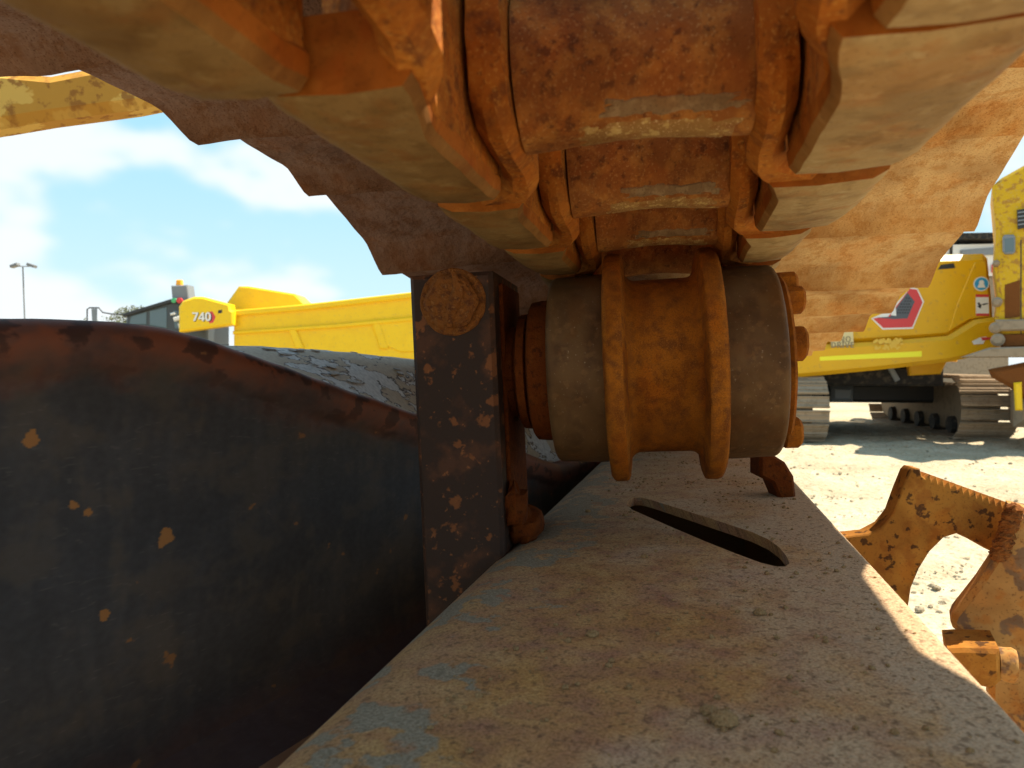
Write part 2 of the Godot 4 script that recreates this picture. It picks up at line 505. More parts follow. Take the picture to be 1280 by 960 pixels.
func build_stones():
	var mm := MultiMesh.new()
	mm.transform_format = MultiMesh.TRANSFORM_3D
	var cs := soup()
	lump(cs, Vector3.ZERO, Vector3(1.0, 0.6, 0.8), 9)
	mm.mesh = cs.mesh(35.0)
	var dens := nz(73, 0.5, 3)
	var where := []
	while where.size() < 3500:
		var z := -1.0 - 13.0 * pow(rng.randf(), 1.4)
		var x := rng.randf_range(0.3, 1.0) * absf(z) * 0.75
		if dens.get_noise_2d(x, z) + rng.randf() * 0.6 < 0.25: continue
		var r := 0.004 + 0.020 * pow(rng.randf(), 5.0)
		where.append(Transform3D(Basis.from_euler(Vector3(rng.randf() * 0.5, rng.randf() * TAU, rng.randf() * 0.5)).scaled(Vector3.ONE * r), Vector3(x, 0.012 + r * 0.2, z)))
	mm.instance_count = where.size()
	for i in where.size(): mm.set_instance_transform(i, where[i])
	var mi := MultiMeshInstance3D.new()
	mi.name = "gravel"; mi.multimesh = mm; mi.material_override = M.stone
	mi.set_meta("kind", "stuff"); mi.set_meta("label", "loose gravel and clods strewn over the pale yard ground"); mi.set_meta("category", "gravel")
	add_child(mi)

func build_track():
	var t := thing("crawler_track", "rusty dozer crawler track of links and wide shoes running overhead", "crawler track", dozer)
	var dent := nz(72, 5.0, 3)
	for n in range(1, shoe_lines.size()):
		var nc := 90
		var nr := 16
		var top := []
		var bot := []
		for j in nr + 1:
			var b := float(j) / nr
			var rt := PackedVector3Array()
			var rb := PackedVector3Array()
			for i in nc + 1:
				var a := float(i) / nc
				var near := shoe_edge(n - 1, lerpf(shoe_insets[n], 1.016 if n <= 4 else 1.0, a)) + Vector3(0, 0.026, 0.014)  # outer tips out of view are stretched to even their shadow edge
				var p := near.lerp(shoe_edge(n, a), b)
				var knee := 0.020 * (b / 0.74 if b < 0.74 else 1.0 - smoothstep(0.70, 1.0, b))
				p.y += knee + dent.get_noise_2d(p.x, p.z + n * 3.1) * 0.004
				if b > 0.97: p.y += 0.002
				rb.append(p)
				rt.append(p + Vector3(0, 0.017, 0))
			bot.append(rb); top.append(rt)
		var s := soup()
		s.coloured = true
		var keep := func(i: int, j: int) -> bool:
			if i < 0 or j < 0 or i >= nc or j >= nr: return false
			var mid: Vector3 = (bot[j][i] + bot[j + 1][i + 1]) / 2.0
			var off := absf(mid.x - chain_centre(-mid.z))
			for m in [-0.805, -0.59, -0.373, -0.160, 0.055]:       # openings in the shoes between the bushings
				if absf(-mid.z - m) < 0.056 and off < 0.058: return false
			return true
		for j in nr:
			for i in nc:
				if not keep.call(i, j): continue
				var x: float = bot[j][i].x
				# pale dust cakes the outer half; the shade beside the machine is tinted in
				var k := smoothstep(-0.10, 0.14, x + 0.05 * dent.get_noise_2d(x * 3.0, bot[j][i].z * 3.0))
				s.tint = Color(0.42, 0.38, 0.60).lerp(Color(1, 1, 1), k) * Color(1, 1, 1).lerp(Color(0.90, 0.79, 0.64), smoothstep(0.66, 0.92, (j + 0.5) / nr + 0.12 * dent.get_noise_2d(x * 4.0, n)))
				s.quad(bot[j][i], bot[j + 1][i], bot[j + 1][i + 1], bot[j][i + 1])
				s.quad(top[j][i], top[j][i + 1], top[j + 1][i + 1], top[j + 1][i])
				if not keep.call(i - 1, j): s.quad(bot[j][i], top[j][i], top[j + 1][i], bot[j + 1][i])
				if not keep.call(i + 1, j): s.quad(bot[j][i + 1], bot[j + 1][i + 1], top[j + 1][i + 1], top[j][i + 1])
				if not keep.call(i, j - 1): s.quad(bot[j][i], bot[j][i + 1], top[j][i + 1], top[j][i])
				if not keep.call(i, j + 1): s.quad(bot[j + 1][i], top[j + 1][i], top[j + 1][i + 1], bot[j + 1][i + 1])
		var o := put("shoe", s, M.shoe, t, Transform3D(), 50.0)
		var g := soup()
		var rings := []
		for i in range(0, nc + 1, 3):
			var p: Vector3 = top[9][i]
			rings.append(PackedVector3Array([p + Vector3(0, -0.002, 0.012), p + Vector3(0, 0.06, 0.006), p + Vector3(0, 0.06, -0.006), p + Vector3(0, -0.002, -0.014)]))
		g.loft(rings)
		put("grouser", g, M.shoe, o)
	# joints of the chain: distance along the track past the roller, height
	var joints := []
	for k in 6: joints.append(Vector2(-1.127 + 0.215 * k, 0.180))
	joints.append(Vector2(0.163, 0.172)); joints.append(Vector2(0.365, 0.098)); joints.append(Vector2(0.565, 0.018)); joints.append(Vector2(0.775, -0.028))
	joints.append(Vector2(0.986, -0.06)); joints.append(Vector2(1.198, -0.09))
	for k in joints.size() - 1:
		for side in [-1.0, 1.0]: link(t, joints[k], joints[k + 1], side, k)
	for k in joints.size(): bushing(t, joints[k], k)

func chain_centre(s: float) -> float: return 0.05 * minf(s, 0.0)

func link(t: Node3D, a: Vector2, b: Vector2, side: float, k: int):
	var d := (b - a)
	var p := d.length()
	d /= p
	var u := Vector2(-d.y, d.x)
	var splay := 0.028 if side < 0 and k <= 1 else 0.0      # the near inner links sit further out on their worn pins
	var warp := nz(80 + k * 2 + int(side), 14.0, 3)
	var at := func(x: float, l: float, h: float) -> Vector3:
		var q: Vector2 = a + d * l + u * h
		return Vector3(chain_centre(q.x) + side * (x + splay), q.y, -q.x)
	# the side bar: inner strand round the bushing at the near end, outer strand at the far end
	var st := [
		[-0.056, 0.067, 0.085, -0.015, 0.025], [-0.048, 0.066, 0.087, -0.034, 0.045], [-0.03, 0.066, 0.088, -0.046, 0.07], [0.0, 0.066, 0.088, -0.051, 0.085], [0.030, 0.066, 0.088, -0.053, 0.097],
		[0.050, 0.067, 0.092, -0.058, 0.10], [0.066, 0.072, 0.110, -0.060, 0.10], [0.090, 0.083, 0.134, -0.060, 0.10], [0.112, 0.0885, 0.14, -0.060, 0.10], [p - 0.06, 0.0900, 0.146, -0.060, 0.10],
		[p - 0.03, 0.0905, 0.149, -0.060, 0.095], [p, 0.0905, 0.15, -0.060, 0.085], [p + 0.026, 0.0910, 0.149, -0.058, 0.065], [p + 0.038, 0.0915, 0.147, -0.054, 0.04], [p + 0.045, 0.095, 0.144, -0.040, 0.015]]
	var rings := []
	for i in st.size():
		var q: Array = st[i]
		var c := 0.007
		var ring := PackedVector3Array()
		for e in [[q[1] + c, q[3]], [q[2] - c, q[3]], [q[2], q[3] + c], [q[2] + 0.001, (q[3] + q[4]) / 2], [q[2], q[4] - c], [q[2] - c, q[4]], [q[1] + c, q[4]], [q[1], q[4] - c], [q[1] - 0.001, (q[3] + q[4]) / 2], [q[1], q[3] + c]]:
			ring.append(at.call(e[0], q[0], e[1]))
		if side < 0: ring.reverse()
		rings.append(ring)
	var s := soup()
	s.loft(rings)
	var o := put("link", s, M.rust, t, Transform3D(), 38.0)
	# the tread that runs on the rollers, worn hollow and feathered at its ends
	var r := soup()
	r.coloured = true
	var rr := []
	var steps := 22
	for i in steps + 1:
		var f := float(i) / steps
		var l := lerpf(0.046 if k <= 2 else 0.074, p + 0.040, f)
		var e := minf(f, 1.0 - f)
		var lift := 0.0025 * (1.0 - smoothstep(0.0, 0.10, e))
		var x0 := lerpf(0.079, 0.0895, smoothstep(0.05, 0.115, l)) + 0.001 * warp.get_noise_2d(l, 0.0)
		var x1 := 0.150 + 0.0015 * warp.get_noise_2d(l, 3.0)
		var hb := -0.066 + lift + 0.0006 * warp.get_noise_2d(l, 6.0)
		var swing := lerpf(-0.001, 0.001, f)
		x0 += swing; x1 += swing + (0.014 * (1.0 - smoothstep(-0.50, -0.25, a.x)) if side > 0 else 0.0)
		var ring := PackedVector3Array()
		for q in [[x0 + 0.005, hb], [lerpf(x0, x1, 0.4), hb - 0.001], [x1 - 0.014, hb + 0.001], [x1 - 0.004, hb + 0.006], [x1, hb + 0.016], [x1 - 0.006, hb + 0.032], [x0 + 0.012, hb + 0.032], [x0, hb + 0.014], [x0 + 0.001, hb + 0.005]]:
			ring.append(at.call(q[0], l, q[1]))
		if side < 0: ring.reverse()
		rr.append(ring)
	var rust_side := Color(0.78, 0.35, 0.11)
	var tread := Color(0.66, 0.58, 0.48) if side < 0 else Color.WHITE     # the inner side's shade is tinted into its tread colour
	for i in steps:
		for k2 in 9:
			var kk := 7 - k2 if side < 0 else k2        # mirrored rings run the other way round
			kk = posmod(kk, 9)
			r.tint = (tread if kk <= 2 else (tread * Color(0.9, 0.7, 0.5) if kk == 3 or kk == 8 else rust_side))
			var n2 := (k2 + 1) % 9
			r.quad(rr[i][k2], rr[i][n2], rr[i + 1][n2], rr[i + 1][k2])
	r.tint = rust_side
	for k2 in range(1, 8):
		r.tri(rr[0][0], rr[0][k2 + 1], rr[0][k2])
		r.tri(rr[steps][0], rr[steps][k2], rr[steps][k2 + 1])
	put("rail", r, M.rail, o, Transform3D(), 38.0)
	# track bolt heads under the shoe pads
	for l in [p * 0.42, p * 0.74]:
		var bs := soup()
		var c: Vector3 = at.call(0.163, l, 0.085)
		var hexa := PackedVector2Array()
		for i in 6: hexa.append(Vector2(cos(TAU * i / 6.0), sin(TAU * i / 6.0)) * 0.016)
		bs.plate(hexa, Transform3D(Basis(Vector3.RIGHT, PI / 2), c), 0.02, 0.002)
		put("bolt", bs, M.rust, o)

func bushing(t: Node3D, j: Vector2, k: int):
	var c := Vector3(chain_centre(j.x), j.y, -j.x)
	var xf := Transform3D(Basis(), c)
	var wob := nz(90 + k, 0.05, 3)
	var s := soup()
	s.lathe([[-0.066, 0.030], [-0.066, 0.046], [-0.06, 0.0458], [-0.045, 0.0448], [-0.03, 0.0432], [-0.015, 0.0420], [0.0, 0.0416], [0.015, 0.0420], [0.03, 0.0432], [0.045, 0.0448], [0.06, 0.0458], [0.066, 0.046], [0.066, 0.030]], xf, 56, 0.0006, wob)
	var o := put("bushing", s, M.bushing, t, Transform3D(), 30.0)
	# the bands that the sprocket teeth have rubbed bare: one grey, one pale
	if j.x > 0.0: return
	for band in [[-0.42, 0.50, M.bushing_wear, -0.040, 0.063], [0.50, 0.80, M.grey_wear, -0.026, 0.063]]:
		var w := soup()
		var rows := []
		for i in 15:
			var f := i / 14.0
			var row := PackedVector3Array()
			for m in 25:
				var x: float = lerpf(band[3], band[4], m / 24.0)
				var ang: float = lerpf(band[0], band[1], f) + 0.05 * wob.get_noise_2d(x * 900.0, f * 9.0 + band[0] * 50.0)
				var edge := minf(minf(f, 1.0 - f) * 14.0, minf(m, 24 - m) * 0.8) - 1.3 - 2.6 * wob.get_noise_2d(x * 1500.0, f * 40.0 + band[0] * 90.0)
				var rad := 0.0456 - 0.0040 * pow(cos(clampf(x / 0.062, -1.0, 1.0) * PI / 2.0), 1.5) - 0.0012 + 0.0020 * smoothstep(-0.3, 0.3, edge)
				row.append(c + Vector3(x, -cos(ang) * rad, sin(ang) * rad))
			rows.append(row)
		w.loft(rows, false, false)
		put("worn_band", w, band[2], o, Transform3D(), 60.0)

# ---------------------------------------------------------------- carrier roller
func arc(cx: float, cy: float, r: float, a0: float, a1: float, n := 5) -> Array:
	var out := []
	for i in n + 1:
		var a := deg_to_rad(lerpf(a0, a1, float(i) / n))
		out.append([cx + cos(a) * r, cy + sin(a) * r])
	return out

func build_roller():
	var t := thing("carrier_roller", "rusty double flanged carrier roller holding up the track chain", "carrier roller", dozer)
	var wob := nz(95, 0.03, 3)
	var I := Transform3D()
	var s := soup()
	s.lathe([[-0.0425, 0.06]] + arc(-0.0285, 0.117, 0.0135, 180, 270, 6) + arc(0.0285, 0.117, 0.0135, 270, 360, 6) + [[0.0435, 0.06]], I, 96, 0.0008, wob)
	put("barrel", s, M.roller_rust, t)
	for f in [-1.0, 1.0]:
		s = soup()
		var prof := [[0.0395, 0.09]] + [[0.0405, 0.115], [0.0425, 0.131], [0.0442, 0.1355], [0.047, 0.137], [0.058, 0.137], [0.0620, 0.1355], [0.0645, 0.132], [0.0660, 0.118], [0.0662, 0.09]]
		var q := []
		for e in prof: q.append([e[0] * f, e[1]])
		if f < 0: q.reverse()
		s.lathe(q, I, 96, 0.0014, wob)
		put("flange", s, M.roller_rust, t)
		s = soup()
		q = []
		for e in [[0.0645, 0.08], [0.065, 0.1135], [0.08, 0.114], [0.115, 0.1125]] + arc(0.121, 0.1045, 0.008, 90, 10, 5) + [[0.1295, 0.07]]: q.append([e[0] * f, e[1]])
		if f < 0: q.reverse()
		s.lathe(q, I, 96, 0.0006, wob)
		put("rim", s, M.rim, t)
	s = soup()
	s.lathe([[-0.156, 0.05], [-0.1555, 0.080], [-0.153, 0.0845], [-0.142, 0.086], [-0.131, 0.086], [-0.127, 0.06]], I, 72, 0.0015, wob)
	put("seal_collar", s, M.collar, t)
	s = soup()
	s.lathe([[-0.172, 0.03], [-0.1715, 0.066], [-0.169, 0.070], [-0.160, 0.071], [-0.158, 0.0675], [-0.154, 0.05]], I, 72, 0.0015, wob)
	put("seal_collar", s, M.collar, t)
	s = soup()
	s.lathe([[-0.192, 0.02], [-0.192, 0.055], [-0.176, 0.056], [-0.170, 0.05]], I, 48, 0.001, wob)
	put("shaft_end", s, M.collar, t)
	# end cover with its bolt heads and lugs
	s = soup()
	s.lathe([[0.127, 0.05], [0.129, 0.100], [0.134, 0.102], [0.137, 0.099], [0.139, 0.06], [0.140, 0.0]], I, 64, 0.002, wob)
	put("end_cover", s, M.roller_rust, t)
	for q in [[78, 0.088, 0.017, 0.022], [58, 0.080, 0.016, 0.026], [20, 0.055, 0.020, 0.024], [-62, 0.092, 0.018, 0.014], [130, 0.08, 0.016, 0.02], [200, 0.08, 0.016, 0.02], [255, 0.085, 0.016, 0.02]]:
		var an := deg_to_rad(q[0])
		s = soup()
		var hexa := PackedVector2Array()
		for i in 8: hexa.append(Vector2(cos(TAU * i / 8.0 + 0.3), sin(TAU * i / 8.0 + 0.3)) * q[2] * (1.0 + 0.08 * sin(i * 2.3)))
		s.plate(hexa, Transform3D(Basis(Vector3(0, 0, -1), Vector3.UP, Vector3.RIGHT), Vector3(0.139 + q[3] * 0.7, sin(an) * q[1], cos(an) * q[1])), q[3] + 0.006, 0.003)
		put("cover_bolt", s, M.roller_rust, t)

func build_bracket():
	var t := thing("roller_bracket", "square black roller support block with one large rusty bolt head", "bracket", dozer)
	var s := soup()
	var prof := PackedVector2Array([Vector2(-0.284, -0.34), Vector2(-0.187, -0.34), Vector2(-0.187, 0.116), Vector2(-0.284, 0.116)])
	s.plate(prof, Transform3D(Basis(), Vector3(0, 0, 0.092)), 0.19, 0.005)
	put("block", s, M.black_paint, t)
	# the split line of the clamp on its inner cheek
	s = soup()
	s.box(Transform3D(Basis(), Vector3(-0.1855, -0.03, -0.01)), Vector3(0.006, 0.27, 0.13), 0.002)
	put("cheek_plate", s, M.collar, t)
	var wob := nz(97, 40.0, 3)
	s = soup()
	var c := Vector3(-0.2335, 0.083, 0.092)
	s.lathe([[-0.004, 0.001], [-0.004, 0.037], [0.001, 0.0385], [0.003, 0.037], [0.004, 0.02]], Transform3D(Basis(Vector3(0, 0, 1), Vector3.UP, Vector3(-1, 0, 0)), c), 40, 0.002, wob)
	put("washer", s, M.lump, t)
	s = soup()
	var hexa := PackedVector2Array()
	for i in 24:
		var a := TAU * i / 24.0
		hexa.append(Vector2(cos(a), sin(a)) * (0.0305 + 0.0020 * cos(a * 6.0) + 0.001 * wob.get_noise_1d(i)))
	s.plate(hexa, Transform3D(Basis(), c + Vector3(0, 0, 0.014)), 0.013, 0.004)
	var bolt := put("bolt_head", s, M.lump, t)
	s = soup()
	# a run of dried mud over the bolt
	var rings := []
	for i in 14:
		var f := i / 13.0
		var ctr := c + Vector3(0.004 + 0.006 * sin(f * 5.0), 0.033 - 0.062 * f, 0.0145)
		var ring := PackedVector3Array()
		var r := 0.006 * sin(PI * clampf(f, 0.04, 0.96)) + 0.002
		for k in 8:
			var a := TAU * k / 8.0
			ring.append(ctr + Vector3(cos(a) * r * (1.0 + 0.4 * wob.get_noise_2d(i * 0.3, k)), 0, sin(a) * r * 0.6))
		rings.append(ring)
	s.loft(rings)
	put("dried_mud", s, M.lump, bolt)
	# rusty weld clump at the foot of the block
	s = soup()
	lump(s, Vector3(-0.180, -0.160, 0.05), Vector3(0.016, 0.026, 0.030), 5)
	lump(s, Vector3(-0.172, -0.185, 0.03), Vector3(0.022, 0.022, 0.034), 8)
	put("weld_clump", s, M.collar, t, Transform3D(), 60.0)

func lump(s: Soup, c: Vector3, r: Vector3, seed_: int):
	var n := nz(seed_, 0.9, 3)
	var rings := []
	for i in 11:
		var th := PI * clampf(i / 10.0, 0.02, 0.98)
		var ring := PackedVector3Array()
		for k in 16:
			var a := TAU * k / 16.0
			var d := Vector3(sin(th) * cos(a), cos(th), sin(th) * sin(a))
			ring.append(c + d * r * (1.0 + 0.45 * n.get_noise_3dv(d * 1.6)))
		rings.append(ring)
	s.loft(rings)

# ---------------------------------------------------------------- track frame
const FT := -0.20               # its top, below the roller's centre
const FR := 0.075               # rounding of its inner edge
func frame_l(s: float) -> float:     # where the rounding meets the flat top
	return lerpf(-0.192, -0.089, (s + 0.55) / 1.21)
func frame_r(s: float) -> float:
	return lerpf(0.166, 0.225, (s + 0.55) / 1.03) - 0.03 * smoothstep(0.4, 0.9, s)

func frame_uv(x: float, s: float) -> Vector2: return Vector2((x + 0.45) / 1.0, (s + 0.75) / 1.85)

func build_frame():
	var slot := PackedVector2Array()
	for q in [[783, 630], [785, 625], [792, 622], [802, 622], [814, 625], [856, 638], [900, 652], [940, 665], [960, 674], [974, 684], [983, 695], [987, 704], [982, 708], [970, 708], [950, 703], [920, 692], [880, 676], [840, 659], [808, 645], [790, 637]]:
		var h := hit_floor(dozer, q[0], q[1], FT)
		slot.append(Vector2(h.x, -h.z))
	var t := thing("track_frame", "dusty rust brown box beam with worn grey edge and a slot", "track frame", dozer)
	var s0 := -1.3
	var s1 := 1.25
	var n := 60
	var sh := soup()
	sh.mapped = true
	var uvs := []
	# inner side, rounding, and outer side as strips
	var strip := func(f: Callable, m: int):
		for i in n:
			var sa := lerpf(s0, s1, float(i) / n)
			var sb := lerpf(s0, s1, float(i + 1) / n)
			for k in m - 1:
				var a: Array = f.call(sa, k)
				var b: Array = f.call(sa, k + 1)
				var c: Array = f.call(sb, k + 1)
				var d: Array = f.call(sb, k)
				sh.quad(a[0], b[0], c[0], d[0])
				for q in [a, b, c, a, c, d]: sh.uv.append(frame_uv(q[1], q[2]))
	strip.call(func(s: float, k: int) -> Array:
		var x := frame_l(s)
		if k == 0: return [Vector3(x - FR, FT - 0.45, -s), x - FR * 1.57 - 0.375, s]
		var a := deg_to_rad(180.0 - 90.0 * (k - 1) / 10.0)
		return [Vector3(x + cos(a) * FR, FT - FR + sin(a) * FR, -s), x - FR * (deg_to_rad(90.0) - (PI - a)), s], 12)
	strip.call(func(s: float, k: int) -> Array:
		var x := frame_r(s)
		if k < 5:
			var a := deg_to_rad(90.0 - 90.0 * k / 4.0)
			return [Vector3(x - 0.008 + cos(a) * 0.008, FT - 0.008 + sin(a) * 0.008, -s), x - 0.008 + 0.0126 * k / 4.0, s]
		return [Vector3(x, FT - 0.45, -s), x + 0.4, s], 6)
	# flat top, in two halves parted along the slot, which is cut out of both
	var mid0 := slot[0]
	var mid1 := slot[11]
	var dir := (mid1 - mid0).normalized()
	var outline := PackedVector2Array()
	for i in n + 1: outline.append(Vector2(frame_l(lerpf(s0, s1, float(i) / n)), lerpf(s0, s1, float(i) / n)))
	for i in n + 1: outline.append(Vector2(frame_r(lerpf(s1, s0, float(i) / n)) - 0.008, lerpf(s1, s0, float(i) / n)))
	for sgn in [-1.0, 1.0]:
		var nrm: Vector2 = dir.orthogonal() * sgn
		var half := PackedVector2Array([mid0 - dir * 5.0, mid0 + dir * 5.0, mid0 + dir * 5.0 + nrm * 5.0, mid0 - dir * 5.0 + nrm * 5.0])
		for piece in Geometry2D.intersect_polygons(outline, half):
			for part in Geometry2D.clip_polygons(piece, slot):
				var tr := Geometry2D.triangulate_polygon(part)
				for k in range(0, tr.size(), 3):
					var q := [part[tr[k]], part[tr[k + 1]], part[tr[k + 2]]]
					if (q[1] - q[0]).cross(q[2] - q[0]) > 0.0: q.reverse()
					q.reverse()
					sh.tri(Vector3(q[0].x, FT, -q[0].y), Vector3(q[1].x, FT, -q[1].y), Vector3(q[2].x, FT, -q[2].y))
					for e in q: sh.uv.append(frame_uv(e.x, e.y))
	# the slot's walls and a dark floor deep inside the box
	for k in slot.size():
		var a := slot[k]
		var b := slot[(k + 1) % slot.size()]
		sh.quad(Vector3(a.x, FT, -a.y), Vector3(b.x, FT, -b.y), Vector3(b.x, FT - 0.012, -b.y), Vector3(a.x, FT - 0.012, -a.y))
		for e in [a, b, b + Vector2(0, 0.012), a, b + Vector2(0, 0.012), a + Vector2(0, 0.012)]: sh.uv.append(frame_uv(-0.10 + e.x * 0.5, e.y * 0.8 - 0.45))
	# ends and underside
	for s in [s0, s1]:
		var l := frame_l(s) - FR
		sh.quad(Vector3(l, FT - 0.45, -s), Vector3(frame_r(s), FT - 0.45, -s), Vector3(frame_r(s), FT - 0.03, -s), Vector3(l, FT - 0.08, -s))
		for k in 6: sh.uv.append(Vector2(0.5, 0.5))
	sh.quad(Vector3(frame_l(s0) - FR, FT - 0.45, -s0), Vector3(frame_r(s0), FT - 0.45, -s0), Vector3(frame_r(s1), FT - 0.45, -s1), Vector3(frame_l(s1) - FR, FT - 0.45, -s1))
	for k in 6: sh.uv.append(Vector2(0.5, 0.5))
	put("shell", sh, frame_material(), t, Transform3D(), 35.0)
	# crumbs of dried mud lying on top
	var mm := MultiMesh.new()
	mm.transform_format = MultiMesh.TRANSFORM_3D
	var cs := soup()
	lump(cs, Vector3.ZERO, Vector3(1.0, 0.55, 0.8), 3)
	mm.mesh = cs.mesh(60.0)
	var where := []
	var dens := nz(98, 5.0, 3)
	while where.size() < 1500:
		var s := rng.randf_range(-0.6, 1.1)
		var x := rng.randf_range(frame_l(s) + 0.02, frame_r(s) - 0.01)
		if dens.get_noise_2d(x, s) + rng.randf() * 0.5 < 0.18: continue
		if Geometry2D.is_point_in_polygon(Vector2(x, s), slot): continue
		var r := 0.0006 + 0.0024 * pow(rng.randf(), 4.0)
		where.append(Transform3D(Basis.from_euler(Vector3(rng.randf() * 0.6, rng.randf() * TAU, rng.randf() * 0.6)).scaled(Vector3.ONE * r), Vector3(x, FT + r * 0.25, -s)))
	mm.instance_count = where.size()
	for i in where.size(): mm.set_instance_transform(i, where[i])
	var mi := MultiMeshInstance3D.new()
	mi.name = "mud_crumbs"; mi.multimesh = mm; mi.material_override = M.clod
	mi.set_meta("kind", "stuff")
	t.add_child(mi)
	# larger clods
	for q in [[653, 590, 0.007], [741, 795, 0.005], [950, 768, 0.005], [806, 697, 0.004], [905, 905, 0.008], [886, 892, 0.005], [735, 640, 0.004]]:
		var h := hit_floor(dozer, q[0], q[1], FT)
		if h.x < frame_l(-h.z): continue
		var c := soup()
		lump(c, h + Vector3(0, q[2] * 0.3, 0), Vector3(q[2], q[2] * 0.6, q[2]), int(q[0]))
		put("mud_clod", c, M.clod, t, Transform3D(), 60.0)

func frame_material() -> StandardMaterial3D:
	var w := 1024
	var h := 1856
	var a := grey(nz(101, 0.006, 6), w, h, false)
	var b := grey(nz(102, 0.02, 5), w, h, false)
	var c := grey(nz(103, 0.10, 4), w, h, false)
	var e := grey(nz(104, 0.011, 6), w, h, false)
	var f := grey(nz(105, 0.25, 3), w, h, false)
	var rr := PackedFloat32Array(); rr.resize(w * h)
	var gg := PackedFloat32Array(); gg.resize(w * h)
	var bb := PackedFloat32Array(); bb.resize(w * h)
	var hh := PackedByteArray(); hh.resize(w * h)
	for j in h:
		var s := (j + 0.5) / h * 1.85 - 0.75
		var l := frame_l(s)
		var dust_far := smoothstep(-0.45, 0.30, s)
		for i in w:
			var x := (i + 0.5) / w - 0.45
			var k := j * w + i
			var na := a[k] / 255.0
			var nb := b[k] / 255.0
			var nc := c[k] / 255.0
			var ne := e[k] / 255.0
			var nf := f[k] / 255.0
			# rust
			var r := 0.39 + 0.22 * (nb - 0.5); var g := 0.195 + 0.14 * (nb - 0.5); var bl := 0.080 + 0.05 * (na - 0.5)
			# thin dust over it, thicker outward and ahead
			var dust := clampf(smoothstep(0.02, 0.24, x - l - 0.10 + (na - 0.5) * 0.40) * 0.60 + dust_far * 0.50 + (nb - 0.5) * 0.6, 0.04, 0.92)
			dust = maxf(dust, smoothstep(0.10, 0.02, frame_r(s) - x + (nb - 0.5) * 0.06) * 0.93)
			r = lerpf(r, 0.45, dust); g = lerpf(g, 0.325, dust); bl = lerpf(bl, 0.205, dust)
			# grey paint left along the rounded edge, with a ragged border
			var off := x - l
			var grey_k := smoothstep(0.0, 0.012, 0.050 - off + (ne - 0.5) * 0.13 + (nb - 0.5) * 0.06 - 0.03 * smoothstep(0.0, 0.5, s))
			var bare := smoothstep(0.50, 0.53, na * 0.5 + nb * 0.5 + 0.06 * smoothstep(-0.2, -0.45, s) - 0.10 * smoothstep(-0.15, 0.1, s))
			grey_k *= 1.0 - bare * 0.9
			r = lerpf(r, 0.265 + 0.14 * (nc - 0.5), grey_k); g = lerpf(g, 0.212 + 0.12 * (nc - 0.5), grey_k); bl = lerpf(bl, 0.145 + 0.09 * (nc - 0.5), grey_k)
			# pits and stains
			var pit := smoothstep(0.62, 0.76, nc) * 0.6 * (1.0 - grey_k * 0.6)
			r = lerpf(r, 0.12, pit); g = lerpf(g, 0.065, pit); bl = lerpf(bl, 0.035, pit)
			var red := smoothstep(0.70, 0.78, ne * 0.5 + nb * 0.5 + 0.03) * 0.6 * smoothstep(0.04, 0.12, frame_r(s) - x)
			r = lerpf(r, 0.34, red); g = lerpf(g, 0.15, red); bl = lerpf(bl, 0.07, red)
			var m := 0.70 + 0.6 * nf
			rr[k] = r * m; gg[k] = g * m; bb[k] = bl * m
			hh[k] = int(clampf(150.0 + (nc - 0.5) * 120.0 + (nf - 0.5) * 60.0 - grey_k * 18.0 - pit * 50.0, 0, 255))
	var mat := StandardMaterial3D.new()
	mat.albedo_texture = tex_of(rr, gg, bb, w, h)
	mat.roughness = 0.85; mat.metallic_specular = 0.25
	mat.heightmap_enabled = true
	mat.heightmap_texture = ImageTexture.create_from_image(Image.create_from_data(w, h, false, Image.FORMAT_L8, hh))
	mat.heightmap_scale = 0.12
	return mottle(mat, blend_tex(512, 512, Color(1.0, 1.0, 1.0), [
		[nz(106, 0.10, 5), 0.45, 0.75, Color(0.62, 0.58, 0.54), 0.8],
		[nz(107, 0.20, 3), 0.64, 0.80, Color(0.48, 0.42, 0.38), 0.7],
		[nz(108, 0.16, 3), 0.66, 0.8, Color(1.0, 1.0, 1.0), 0.9]]), 0.16)

